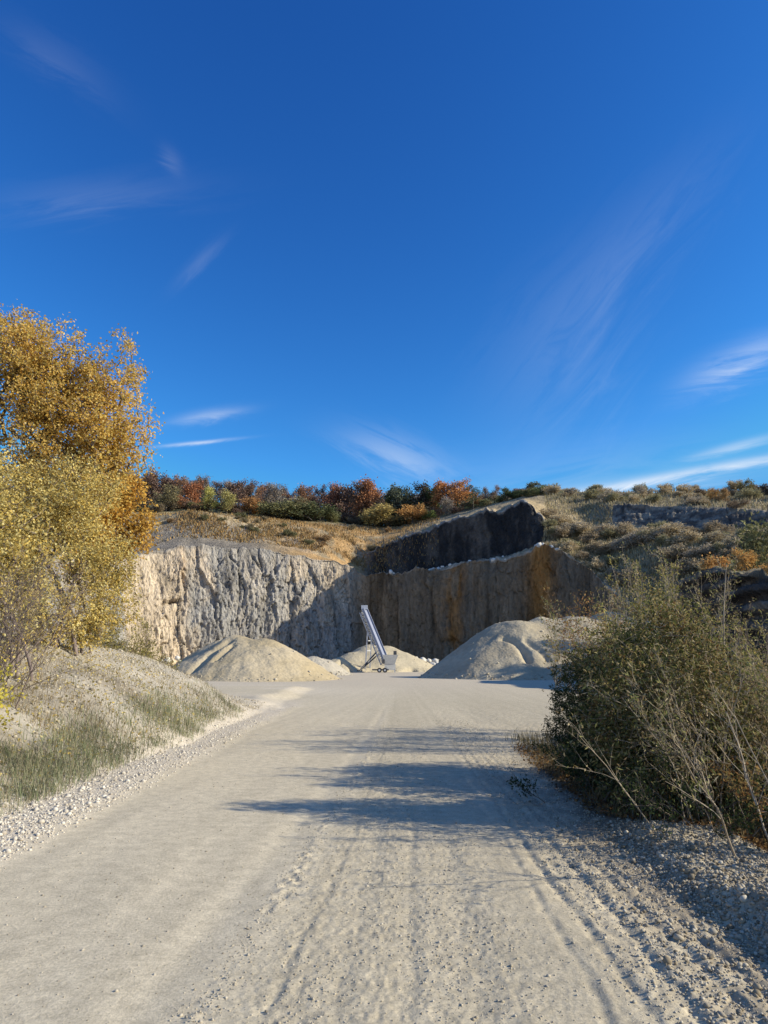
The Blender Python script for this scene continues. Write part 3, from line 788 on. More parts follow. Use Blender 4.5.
def plant(name, label, cat, loc, seed, stems, spec, bark, leafm, lw, parts=('trunk', 'crown'), group=None, droop=.3, rz=0):
    """stems: list of (offset, direction, length, radius)"""
    rng = np.random.default_rng(seed); tb = Tubes(); tips = []
    for off, d_, L, r in stems:
        d_ = np.array(d_, float); d_ /= np.linalg.norm(d_)
        grow(tb, rng, np.array(off, float), d_, L, r, 0, spec, tips)
    E_ = empty(name, loc, label, cat, group, rz)
    tb.build(parts[0], bark, E_)
    if tips:
        pos = np.concatenate([t[0] for t in tips]); dr_ = np.concatenate([t[1] for t in tips])
        leaves(parts[1], pos, dr_, lw[0], lw[1], leafm, E_, rng, droop)
    return E_

def crown_plant(name, label, cat, px, Y, base_z, seed, lobes, nclus, nleaf, csig, bark, leafm, lw, parts=('trunk', 'crown'), stems=1, r0=.2, spread=.4, keep=.35, step=.5, depth=.75, loc=None, freq=.55):
    """a real branching plant: limbs grow towards leaf clusters spread through the crown's volume. lobes: (px, py, radius in px) at distance Y"""
    rng = np.random.default_rng(seed)
    base = np.array([g0(px, Y), Y, base_z]) if loc is None else np.array(loc, float)
    cs = []
    for (lx, ly, lr) in lobes:
        c = at(lx, ly, Y); r = lr / 699 * Y
        cs.append((c + (0, rng.uniform(-.3, .3) * r, 0), r))
    tot_v = np.array([r ** 2.6 for _, r in cs]); cnt = (nclus * tot_v / tot_v.sum()).astype(int)
    A_ = []
    for (c, r), n in zip(cs, cnt):
        v = rng.normal(0, 1, (n * 2, 3)); v /= np.linalg.norm(v, axis=1, keepdims=True)
        rad = rng.random(n * 2) ** .42
        lump = 1 + .16 * fbm(v[:, 0] * 2.2 + seed, v[:, 2] * 2.2 + v[:, 1], 3, seed)
        p = c + v * (rad * lump * r)[:, None] * (1, depth, 1)
        q = fbm(p[:, 0] * freq, p[:, 2] * freq + p[:, 1] * freq * .7, 3, seed + 1)
        p = p[q > -keep][:n]
        A_.append(p)
    A_ = np.concatenate(A_); A_ = A_[A_[:, 2] > base[2] + .15]
    tb = Tubes(); nodes = []; par = []
    top_c = A_.mean(0)
    for k in range(stems):
        b = base + (rng.normal(0, spread * .5) * (stems > 1), rng.normal(0, spread * .5) * (stems > 1), -.1)
        tgt = A_[rng.integers(len(A_))] * .55 + top_c * .45 if stems > 1 else top_c
        m = 10; prev = -1
        for j in range(m + 1):
            t = j / m; p = b * (1 - t) + tgt * t; p[:2] = b[:2] * (1 - t ** 1.5) + tgt[:2] * t ** 1.5
            p = p + rng.normal(0, .012 * np.linalg.norm(tgt - b) / 3, 3) * (j > 0)
            nodes.append(p); par.append(prev); prev = len(nodes) - 1
    order = np.argsort(np.linalg.norm(A_ - (base + top_c) / 2, axis=1))
    NA = np.zeros((len(nodes) + len(A_) * 14, 3)); NA[:len(nodes)] = nodes; nn_ = len(nodes); leafn = []
    for i in order:
        a = A_[i]
        dv = a - NA[:nn_]; ds = np.linalg.norm(dv, axis=1) + .6 * np.clip(-dv[:, 2], 0, None)
        j = int(np.argmin(ds)); L_ = np.linalg.norm(dv[j]); m = max(1, min(12, int(L_ / step) + 1)); prev = j; p0 = NA[j].copy()
        sag = rng.normal(0, .04 * L_, 3)
        for t in range(1, m + 1):
            f_ = t / m; NA[nn_] = p0 + (a - p0) * f_ + sag * math.sin(math.pi * f_) + (0, 0, -.1 * L_ * math.sin(math.pi * f_)); par.append(prev); prev = nn_; nn_ += 1
        leafn.append(prev)
    load = np.zeros(nn_); load[leafn] = 1
    for k in range(nn_ - 1, -1, -1):
        if par[k] >= 0: load[par[k]] += load[k]
    rad = r0 * (np.maximum(load, .5) / load.max()) ** .45
    done = np.zeros(nn_, bool)
    kids = [[] for _ in range(nn_)]
    for k in range(nn_):
        if par[k] >= 0: kids[par[k]].append(k)
    start = [k for k in range(nn_) if par[k] < 0]
    stack = [(k, None) for k in start]
    while stack:
        k, pr = stack.pop(); ch = [] if pr is None else [pr]; ch.append(k)
        while kids[k]:
            ks = sorted(kids[k], key=lambda v: -load[v])
            for o_ in ks[1:]: stack.append((o_, k))
            k = ks[0]; ch.append(k)
        if len(ch) < 2: continue
        rr_ = rad[ch].copy()
        if pr is not None: rr_[0] = rr_[1]
        tb.add(NA[ch], rr_, 7 if rr_[0] > .06 else (4 if rr_[0] > .015 else 3))
    tips_ = NA[leafn]; outd = tips_ - top_c; outd /= np.linalg.norm(outd, axis=1, keepdims=True) + 1e-9
    pos = np.repeat(tips_, nleaf, 0); dr_ = np.repeat(outd, nleaf, 0)
    pos = pos + rng.normal(0, 1, pos.shape) * csig * rng.uniform(.4, 1.3, (len(pos), 1))
    E_ = empty(name, base, label, cat)
    tb.v = [v - base for v in tb.v]
    tb.build(parts[0], bark, E_)
    leaves(parts[1], pos - base, dr_ * .6, lw[0], lw[1], leafm, E_, rng, .3)
    return E_

M_bark = plain_mat('bark_grey', (.16, .13, .10), .9, var=.3)
M_bark_pale = plain_mat('bark_pale', (.38, .31, .22), .85, var=.25)
M_bark_purple = plain_mat('bark_purple', (.20, .155, .135), .85, var=.25)
M_gold = leaf_mat('golden_leaf', [(.46, .27, .07), (.68, .43, .10), (.82, .60, .20), (.58, .48, .14), (.72, .45, .10), (.86, .70, .32)], .5)
M_paleyel = leaf_mat('pale_yellow_leaf', [(.42, .32, .12), (.66, .51, .16), (.80, .69, .32), (.38, .33, .13), (.60, .42, .10), (.76, .58, .18)], .4)
M_bright = leaf_mat('bright_yellow_leaf', [(.55, .45, .06), (.68, .58, .12), (.45, .40, .07)], .4)
M_willow = leaf_mat('grey_green_leaf', [(.11, .12, .045), (.24, .25, .085), (.36, .33, .14), (.26, .17, .08), (.55, .47, .28), (.16, .11, .06)], .3)
M_dgreen = leaf_mat('dark_green_leaf', [(.035, .05, .02), (.06, .08, .03), (.09, .11, .045), (.05, .06, .025)], .2)
M_rustl = leaf_mat('rust_leaf', [(.25, .12, .05), (.36, .20, .08), (.30, .24, .09), (.20, .12, .06)], .3)
M_olive = leaf_mat('olive_leaf', [(.16, .15, .05), (.30, .27, .08), (.44, .38, .12), (.26, .17, .07)], .3)

# golden tree, left: crown of overlapping lobes on one trunk
rs = np.random.default_rng(21)
crown_plant('tree', 'tall golden leaved tree rising over the left bank, its round crown against the sky', 'tree', 28, 20.5, 1.6, 11,
            [(10, 380, 72), (45, 372, 62), (98, 372, 52), (118, 412, 40), (70, 430, 72), (0, 450, 85), (95, 465, 52), (124, 450, 34), (-60, 400, 95), (60, 500, 60), (-50, 480, 80), (20, 340, 34), (88, 338, 22), (146, 430, 16), (150, 462, 12)],
            4300, 22, .12, M_bark, M_gold, (.085, .068), r0=.26, keep=.04, freq=.85)
M_orl = leaf_mat('orange_leaf', [(.44, .23, .05), (.60, .36, .08), (.68, .46, .12), (.52, .31, .07)], .4)
crown_plant('tree', 'smaller orange leaved tree peeping out right of the golden tree', 'tree', 96, 25, .8, 12,
            [(112, 505, 36), (138, 524, 19), (100, 480, 36), (95, 540, 40), (128, 548, 20), (128, 487, 18)], 420, 30, .2, M_bark, M_orl, (.12, .095), r0=.14, keep=.2)
crown_plant('willow_shrub', 'broad pale yellow shrub in front of the golden tree, on top of the left bank', 'shrub', 62, 16.5, gh(g0(62, 16.5), 16.5) - .1, 22,
            [(20, 520, 62), (68, 520, 44), (80, 470, 20), (5, 465, 26), (98, 560, 38), (112, 600, 28), (122, 575, 18), (95, 500, 34), (60, 590, 60), (88, 628, 30), (40, 480, 30), (-30, 520, 70)], 2300, 22, .11, M_bark_purple, M_paleyel, (.07, .042), ('stems', 'foliage'), stems=9, r0=.06, spread=1.2, keep=.1, step=.35, freq=.9)
crown_plant('willow_shrub', 'olive yellow shrub at the left edge, nearer the road than the golden tree', 'shrub', 5, 12.5, gh(g0(5, 12.5), 12.5) - .1, 23,
            [(0, 520, 50), (30, 560, 36), (-30, 580, 60), (15, 600, 40), (-50, 500, 60)], 650, 24, .12, M_bark_purple, M_paleyel, (.065, .042), ('stems', 'foliage'), stems=8, r0=.045, spread=.9, keep=.22, step=.3)
# purplish bare shrub lower left
spec4 = [dict(n=7, wig=.1, up=.03, tap=.3, k=4), dict(c=9, t0=.15, ang=.5, len=.55, rr=.55, n=5, wig=.14, up=.05, k=3, rmin=.003), dict(c=7, t0=.1, ang=.5, len=.5, rr=.6, n=4, wig=.18, up=.02, k=3, rmin=.0022),
         dict(c=2, t0=.3, ang=.5, len=.5, rr=.7, n=3, wig=.2, k=3, leaf=1, spread=.03, rmin=.0018)]
stm = [((rs.normal(0, .3), rs.normal(0, .3), -.1), (rs.normal(.12, .45), rs.normal(0, .35), 1), rs.uniform(1.4, 2.2), .013) for _ in range(22)]
plant('bare_shrub', 'nearly leafless purple brown shrub at the left edge in front of the yellow ones', 'shrub', (-6.0, 10.3, gh(-6.0, 10.3)), 24, stm, spec4, M_bark_purple, M_paleyel, (.05, .03), ('stems', 'foliage'))
spec5 = [dict(n=5, wig=.12, up=.02, tap=.4, k=4), dict(c=7, t0=.15, ang=.7, len=.5, rr=.5, n=4, wig=.15, k=3, rmin=.002), dict(c=4, t0=.1, ang=.6, len=.5, rr=.6, n=3, wig=.2, k=3, leaf=9, spread=.04, rmin=.0015)]
stm = [((rs.normal(0, .25), rs.normal(0, .25), -.05), (rs.normal(0, .5), rs.normal(0, .4), 1), rs.uniform(.6, 1.0), .012) for _ in range(12)]
plant('yellow_shrub', 'low bright yellow shrub at the left edge below the purple brown stems', 'shrub', (-5.35, 9.2, gh(-5.35, 9.2)), 25, stm, spec5, M_bark_purple, M_bright, (.05, .032), ('stems', 'foliage'))
for k, (px, Y, h_, lab) in enumerate([(128, 27, 2.4, 'dull olive shrub behind the crest of the left bank, under the cliff'), (104, 26, 2.6, 'grey green shrub on the crest of the left bank under the yellow foliage'), (150, 29, 1.6, 'small brownish shrub at the right end of the left bank crest')]):
    stm = [((rs.normal(0, .4), rs.normal(0, .4), -.1), (rs.normal(0, .45), rs.normal(0, .35), 1), h_ * rs.uniform(.7, 1), .02) for _ in range(9)]
    x = g0(px, Y); plant('olive_shrub', lab, 'shrub', (x, Y, gh(x, Y)), 26 + k, stm, spec5[:1] + [dict(c=8, t0=.1, ang=.7, len=.5, rr=.5, n=4, wig=.15, k=3, rmin=.003)] + [dict(c=5, t0=.1, ang=.6, len=.5, rr=.6, n=3, wig=.2, k=3, leaf=12, spread=.06, rmin=.002)], M_bark, M_olive, (.07, .04), ('stems', 'foliage'))

# ---- right thicket
whip = [dict(n=9, wig=.07, up=.01, tap=.3, k=4), dict(c=8, t0=.2, ang=.5, len=.42, rr=.5, n=5, wig=.14, up=.04, k=3, rmin=.0016, leaf=2, spread=.02),
        dict(c=5, t0=.15, ang=.55, len=.5, rr=.6, n=4, wig=.17, up=.02, k=3, leaf=5, spread=.03, l0=.1, rmin=.0011)]
def whips(n, L0, L1, mx, sx, sy, r=.009, ox=.35, oy=.35):
    return [((rs.normal(0, ox), rs.normal(0, oy), -.08), (rs.normal(mx, sx), rs.normal(0, sy), 1), rs.uniform(L0, L1), r * rs.uniform(.7, 1.3)) for _ in range(n)]
def R_(x, y): return (x, y, gh(x, y))
M_thick = leaf_mat('thicket_leaf', [(.07, .08, .03), (.15, .16, .05), (.27, .25, .09), (.22, .12, .05), (.46, .40, .18), (.15, .10, .055)], .3)
crown_plant('willow_shrub', 'large bushy willow shrub with narrow leaves, the biggest of the right hand thicket', 'shrub', 655, 7.6, 0, 31,
            [(640, 720, 52), (670, 660, 48), (620, 680, 36), (700, 700, 56), (660, 775, 56), (655, 615, 26), (612, 640, 22), (730, 760, 50), (690, 625, 26), (600, 735, 34)],
            2500, 9, .045, M_bark_pale, M_thick, (.055, .02), ('stems', 'foliage'), stems=26, r0=.016, spread=.55, keep=.3, step=.10, depth=1.3, loc=R_(3.15, 7.6), freq=2.0)
crown_plant('thorn_shrub', 'dark dense shrub filling the gap between the feathery green one and the biggest willow', 'shrub', 632, 9.1, 0, 132,
            [(625, 700, 34), (650, 660, 32), (600, 745, 28), (640, 740, 34), (675, 690, 34), (630, 640, 16), (585, 765, 18)],
            1300, 14, .045, M_bark, M_dgreen, (.05, .022), ('stems', 'foliage'), stems=14, r0=.018, spread=.6, keep=.6, step=.12, depth=1.8, loc=R_(3.2, 9.0), freq=2.0)
plant('willow_shrub', 'loose whippy willow with sparse narrow leaves rising in front of the biggest one', 'shrub', R_(3.3, 7.0), 131, whips(18, 1.1, 1.7, -.15, .3, .25), whip, M_bark_pale, M_willow, (.06, .016), ('stems', 'foliage'))
plant('willow_shrub', 'long pale bare stems arching left out of the thicket over the road edge', 'shrub', R_(3.05, 6.3), 32, whips(7, 1.0, 1.6, -.4, .3, .25, .009), [whip[0], dict(whip[1], c=5), dict(whip[2], c=3, leaf=3)], M_bark_pale, M_willow, (.055, .015), ('stems', 'foliage'))
plant('willow_shrub', 'leafy grey green shrub at the right edge of the picture in the thicket', 'shrub', R_(3.95, 7.5), 33, whips(20, .8, 1.3, .05, .3, .3), whip, M_bark_pale, M_willow, (.06, .018), ('stems', 'foliage'))
plant('willow_shrub', 'yellow green willow shrub behind the biggest one, topping out in the thicket middle', 'shrub', R_(3.95, 10.0), 34, whips(22, 1.2, 1.95, -.08, .22, .2), whip, M_bark_pale, M_olive, (.07, .02), ('stems', 'foliage'))
broom = [dict(n=6, wig=.08, up=.05, tap=.3, k=4), dict(c=9, t0=.1, ang=.6, len=.5, rr=.5, n=5, wig=.1, up=.05, k=3, rmin=.003), dict(c=6, t0=.1, ang=.5, len=.5, rr=.5, n=4, wig=.1, k=3, leaf=34, spread=.025, l0=0, rmin=.002)]
crown_plant('broom_shrub', 'dense dark green feathery shrub at the left end of the thicket, leaning over the road', 'shrub', 600, 10.3, 0, 35,
            [(595, 700, 38), (575, 715, 26), (620, 665, 30), (585, 665, 20), (600, 735, 30), (560, 700, 13), (556, 735, 14), (567, 672, 12), (625, 700, 40)],
            1700, 14, .035, M_bark, M_dgreen, (.06, .013), ('stems', 'foliage'), stems=12, r0=.022, spread=.5, keep=.6, step=.12, depth=1.8, loc=R_(3.35, 10.3), freq=2.0)
plant('broom_shrub', 'low dark green shrub spreading at the foot of the thicket beside the road', 'shrub', R_(3.25, 8.5), 36, whips(14, .5, .85, -.25, .45, .4, .012), broom, M_bark, M_dgreen, (.05, .013), ('stems', 'foliage'))
plant('rust_shrub', 'rust coloured thin shrub left of the willow tops, in front of the shaded cliff', 'shrub', R_(g0(598, 16), 16), 37, whips(16, 2.0, 2.7, 0, .18, .18), whip, M_bark_purple, M_rustl, (.07, .03), ('stems', 'foliage'))
sap = [dict(n=12, wig=.04, up=.03, tap=.3, k=5), dict(c=10, t0=.35, ang=.6, len=.2, rr=.35, n=5, wig=.12, up=.08, k=3, rmin=.002, leaf=3, l0=.3, spread=.03)]
plant('sapling', 'single tall thin sapling standing clear above the right of the thicket', 'tree', R_(g0(722, 7.6), 7.6), 38, [((0, 0, 0), (-.01, .02, 1), 2.35, .012), ((.02, .02, .6), (.1, .02, 1), 1.5, .008)], sap, M_bark_pale, M_willow, (.05, .018), ('stem', 'foliage'))
plant('sapling', 'slender leafy sapling with upright pale twigs near the thicket middle, above the biggest willow', 'tree', R_(g0(650, 12.5), 12.5), 39, whips(7, 2.1, 2.9, 0, .14, .12, .011, .3, .25), [dict(sap[0]), dict(sap[1], c=12, len=.2, leaf=10), ], M_bark_pale, M_olive, (.075, .024), ('stem', 'foliage'))
plant('sapling', 'slender sapling with a leafy tip at the left of the thicket, before the cliff', 'tree', R_(g0(566, 13), 13), 40, whips(4, 1.9, 2.5, 0, .12, .12, .012, .2, .2), [dict(sap[0]), dict(sap[1], c=12, len=.2, leaf=12), ], M_bark_pale, M_willow, (.065, .022), ('stem', 'foliage'))
plant('willow_shrub', 'twiggy brown shrub at the back right of the thicket, before the dark rock bench', 'shrub', R_(g0(735, 13), 13), 41, whips(8, .8, 1.7, 0, .25, .3), [whip[0], whip[1], dict(whip[2], leaf=4)], M_bark_purple, M_willow, (.06, .02), ('stems', 'foliage'))
plant('willow_shrub', 'twiggy shrub with pale leaf tips between the rust shrub and the willow tops', 'shrub', R_(g0(628, 14.5), 14.5), 42, whips(16, 1.6, 2.5, 0, .2, .2), whip, M_bark_purple, M_willow, (.065, .022), ('stems', 'foliage'))
plant('bramble', 'brown withered bramble on the right bank behind the gravel ridge', 'shrub', R_(4.4, 6.3), 43, whips(34, .5, 1.0, -.1, .6, .5, .006, .7, .7), [dict(whip[0], up=-.03, wig=.12), dict(whip[1], c=5), dict(whip[2], c=3, leaf=4)], M_bark_purple, M_rustl, (.045, .02), ('stems', 'foliage'))
for k, (x, y, lab) in enumerate([(3.25, 7.5, 'dark bramble tangle under the left side of the biggest willow shrub'), (4.2, 6.9, 'brown bramble tangle on the bank under the right side of the biggest willow shrub'), (3.2, 9.2, 'dark bramble tangle between the dark green feathery shrub and the willow'), (5.0, 8.6, 'reddish brown bramble on top of the right bank near the picture edge')]):
    plant('bramble', lab, 'shrub', R_(x, y), 50 + k, whips(34, .4, .9, 0, .7, .5, .005, .6, .6), [dict(whip[0], up=-.03, wig=.14), dict(whip[1], c=7), dict(whip[2], c=4, leaf=5)], M_bark, (M_dgreen, M_rustl)[k % 2], (.045, .02), ('stems', 'foliage'))
for k, (px, Y, h_, lab) in enumerate([(612, 13.5, 3.3, 'tall thin twig with pale tips rising left of the slender leafy sapling'), (682, 13, 3.1, 'tall twiggy shrub with few leaves right of the slender leafy sapling')]):
    plant('sapling', lab, 'shrub', R_(g0(px, Y), Y), 60 + k, whips(8, h_ * .7, h_ * .95, 0, .15, .15, .009, .3, .3), [dict(sap[0]), dict(sap[1], c=14, len=.22, leaf=5), dict(whip[2], c=3, leaf=3)], M_bark_pale, M_willow, (.06, .02), ('stem', 'foliage'))

# ---- grass
def blades(name, label, X, Y, hgt, wid, mat, rng, lean=.35, zf=None):
    n = len(X); Z = ground_h(X, Y) if zf is None else zf
    p = np.stack([X, Y, Z - .01], 1)
    a = rng.uniform(0, 6.28, n); d_ = np.stack([np.cos(a), np.sin(a), a * 0], 1); sd = np.stack([-np.sin(a), np.cos(a), a * 0], 1)
    h = (hgt * rng.uniform(.4, 1.3, n))[:, None]; w_ = wid * rng.uniform(.6, 1.3, n)[:, None]; le = (rng.uniform(.1, 1, n) * lean)[:, None]
    up_ = np.array((0, 0, 1.))
    v = np.stack([p - sd * w_ / 2, p + sd * w_ / 2, p + up_ * h * .55 + d_ * h * le * .3 + sd * w_ * .35, p + up_ * h * .55 + d_ * h * le * .3 - sd * w_ * .35,
                  p + up_ * h * (1 - le * .3) + d_ * h * le + sd * w_ * .06, p + up_ * h * (1 - le * .3) + d_ * h * le - sd * w_ * .06], 1).reshape(-1, 3)
    i = np.arange(n)[:, None] * 6
    f = np.concatenate([i + np.array([[0, 1, 2, 3]]), i + np.array([[3, 2, 4, 5]])])
    return tag(mesh_np(name, v, f, mat), label, 'grass', kind='stuff')
M_grass = leaf_mat('roadside_grass', [(.13, .16, .08), (.20, .23, .12), (.29, .30, .18), (.38, .34, .22), (.26, .21, .13)], .25)
M_dry = leaf_mat('dry_grass', [(.22, .16, .09), (.34, .27, .16), (.48, .40, .26), (.18, .14, .08)], .25)
M_litter = leaf_mat('leaf_litter', [(.14, .07, .03), (.24, .13, .05), (.30, .19, .08), (.10, .06, .035)], .15)
rng = np.random.default_rng(9)
def d_gr(X, Y):
    t = X + .3 * fbm(Y * .7, Y * 0, 3, 9)
    w_ = 1 - sst(7.0, 9.5, Y); band = (1 - sst(-4.25, -3.85, t)) * (1 - .93 * sst(4.9 + 3.5 * w_.mean() * 0, 5.5, -t) * (1 - w_ * .7))
    return np.clip(band * (.35 + .9 * sst(-.3, .3, fbm(X * 1.3, Y * 1.3, 3, 230))) * (1 - .75 * sst(4.6, 5.4, -t) * sst(9, 12, Y)), 0, 1)
X, Y = scatter(110000, -8.5, -3.7, 4.2, 21, d_gr, rng)
blades('roadside_grass', 'green roadside grass along the foot of the left bank', X, Y, .19, .008, M_grass, rng, 1.1)
def d_dr(X, Y): return np.clip((1 - sst(-4.8, -4.2, X)) * sst(-.1, .35, fbm(X * .9, Y * .9, 3, 240)) * .9 * (1 - .8 * sst(11, 15, Y)) + .08, 0, 1)
X, Y = scatter(60000, -9.5, -4.2, 5, 24, d_dr, rng)
blades('dry_weeds', 'dry straw coloured weeds dotted over the left bank', X, Y, .17, .007, M_dry, rng, 1.2)
X, Y = scatter(52000, 1.8, 9, 3.6, 15, lambda X, Y: sst(3.0, 3.5, X - .04 * (Y - 4) + 1.0 * sst(6, 8.2, Y)) * (.5 + .5 * vn(X * 2, Y * 2, None, 250)), rng)
blades('bank_weeds', 'withered grass and weeds on the right bank', X, Y, .26 * (.35 + .65 * sst(5.6, 7.2, Y)), .010, leaf_mat('bank_weed', [(.09, .08, .04), (.18, .14, .07), (.28, .22, .12), (.12, .12, .05)], .2), rng, .9)
X, Y = scatter(52000, 1.8, 8, 3.4, 14, lambda X, Y: sst(2.9, 3.3, X - .04 * (Y - 4) + 1.0 * sst(6, 8.2, Y)) + 0 * X, rng)
pp = np.stack([X, Y, ground_h(X, Y) + rng.uniform(.005, .05, len(X))], 1)
lt = leaves('leaf_litter', pp, np.tile((1., 0, .3), (len(X), 1)), .045, .03, M_litter, None, rng)
tag(lt, 'brown fallen leaves lying under the right thicket', 'leaf litter', kind='stuff')
# scattered yellow leaves caught on the left bank
X, Y = scatter(6000, -9, -4.3, 7, 19, lambda X, Y: .6 + 0 * X, rng)
pp = np.stack([X, Y, ground_h(X, Y) + .02], 1)
tag(leaves('fallen_leaves', pp, np.tile((1., 0, .3), (len(X), 1)), .06, .04, M_paleyel, None, rng), 'yellow leaves fallen on the left bank', 'leaf litter', kind='stuff')

# hillside dry grass tufts
def hill_scatter(n, p0, p1, b0, b1, rng):
    i0, i1 = np.searchsorted(B[:, 0], [b0, b1]); j0, j1 = np.searchsorted(P[0], [p0, p1])
    i = rng.integers(i0, i1 - 1, n); j = rng.integers(j0, j1 - 1, n); a = rng.random((n, 1)); b = rng.random((n, 1))
    return (G[i, j] * (1 - a) + G[i + 1, j] * a) * (1 - b) + (G[i, j + 1] * (1 - a) + G[i + 1, j + 1] * a) * b, P[i, j], B[i, j]
hp1, pp1, bb1 = hill_scatter(26000, 545, 800, 1.1, 6.0, rng)
hp1 = hp1[~((pp1 > 612) & (bb1 > 3.7) & (bb1 < 5.0))]
hp2, pp2, _ = hill_scatter(26000, 90, 440, 2.1, 5.2, rng)
kp = rng.random(len(hp2)) < np.clip(sst(-.1, .3, fbm(hp2[:, 0] * .08, hp2[:, 1] * .08, 3, 260)) + .1, 0, 1)
hp2 = hp2[kp]
M_hgrass = leaf_mat('hill_grass', [(.24, .20, .12), (.38, .32, .19), (.50, .42, .26), (.28, .25, .13)], .2)
M_ograss = leaf_mat('orange_hill_grass', [(.28, .17, .07), (.42, .26, .10), (.38, .28, .14), (.24, .19, .10)], .2)
blades('hill_grass', 'dry grass tufts covering the right hillside', hp1[:, 0], hp1[:, 1], 1.0, .22, M_hgrass, rng, .8, zf=hp1[:, 2])
blades('terrace_grass', 'orange brown dry grass on the terrace above the left cliff', hp2[:, 0], hp2[:, 1], .8, .24, M_ograss, rng, .8, zf=hp2[:, 2])

# ------------------------------------------------------------------ trees of the skyline wood
M_far = leaf_mat('wood_leaf', [(.6, .6, .6), (1, 1, 1), (1.25, 1.2, 1.1), (.8, .75, .7)], .25, objcol=True)
def proto_tree(seed, kind):
    r = np.random.default_rng(seed); tb = Tubes(); tips = []
    if kind == 'round':
        sp = [dict(n=6, wig=.05, up=.1, tap=.3, k=5), dict(c=13, t0=.06, ang=.9, len=.5, rr=.5, n=4, wig=.15, up=.1, k=3), dict(c=7, t0=.2, ang=.8, len=.5, n=3, wig=.2, k=3, leaf=26, spread=.045)]
    elif kind == 'airy':
        sp = [dict(n=6, wig=.05, up=.1, tap=.3, k=5), dict(c=12, t0=.1, ang=.6, len=.5, rr=.5, n=4, wig=.12, up=.1, k=3), dict(c=7, t0=.2, ang=.6, len=.5, n=3, wig=.15, k=3, leaf=17, spread=.035)]
    elif kind == 'conifer':
        sp = [dict(n=8, wig=.01, up=.1, tap=.1, k=5), dict(c=34, t0=.1, ang=1.45, len=.3, rr=.3, n=3, wig=.05, up=.0, k=3, leaf=38, spread=.022, l0=.05)]
    else:
        sp = [dict(n=4, wig=.1, up=.05, tap=.3, k=4), dict(c=7, t0=.1, ang=.9, len=.6, rr=.5, n=4, wig=.15, up=.05, k=3), dict(c=5, t0=.2, ang=.8, len=.5, n=3, wig=.2, k=3, leaf=16, spread=.05)]
    if kind == 'bush':
        for _ in range(5): grow(tb, r, np.array((r.normal(0, .12), r.normal(0, .12), -.03)), np.array((r.normal(0, .5), r.normal(0, .5), 1.)), .6, .012, 0, sp, tips)
    else:
        grow(tb, r, np.array((0., 0, -.04)), np.array((0, 0, 1.)), .78 if kind != 'conifer' else 1.0, .02, 0, sp, tips)
    pos = np.concatenate([t[0] for t in tips]); dr_ = np.concatenate([t[1] for t in tips])
    z1 = np.percentile(pos[:, 2], 99.5)
    s_ = 1 / z1
    pos = pos * s_; tb.v = [v * s_ for v in tb.v]
    nm = {'round': 'broadleaf_tree', 'airy': 'broadleaf_tree', 'conifer': 'conifer', 'bush': 'bush'}[kind]
    E_ = bpy.data.objects.new(nm, None); C.objects.link(E_)
    tb.build('trunk' if kind != 'bush' else 'stems', M_bark, E_)
    lw = {'round': (.045, .035), 'airy': (.045, .02), 'conifer': (.045, .02), 'bush': (.085, .05)}[kind]
    leaves('crown' if kind != 'bush' else 'foliage', pos, dr_, lw[0], lw[1], M_far, E_, r, .2)
    return E_
PT = {k: [proto_tree(500 + 10 * n + i, k) for i in range(3 if k != 'conifer' else 2)] for n, k in enumerate(('round', 'airy', 'conifer', 'bush'))}
first = set()
def put(kind, i, loc, h, wfac, colr, label, cat, group=None, rz=0):
    p = PT[kind][i % len(PT[kind])]
    if p.name in first: o = copy_tree(p)
    else: o = p; first.add(p.name)
    o.location = [float(v) for v in loc]; o.scale = (h * wfac, h * wfac, h); o.rotation_euler.z = rz
    if 'group' in o: del o['group']
    tag(o, label, cat, group)
    for c in o.children:
        if c.name.split('.')[0] in ('crown', 'foliage'): c.color = (*((np.array(colr) * .82 + .18 * np.mean(colr)) * 1.5), 1)
    return o
RUST = (.24, .125, .065); MAR = (.16, .10, .075); BRN = (.20, .15, .115); GRB = (.24, .21, .175); ORG = (.38, .20, .065); YGR = (.38, .36, .08); OLV = (.17, .17, .07)
DGR = (.06, .085, .04); GRN = (.09, .12, .04); YEL = (.45, .33, .08); PAL = (.28, .27, .15)
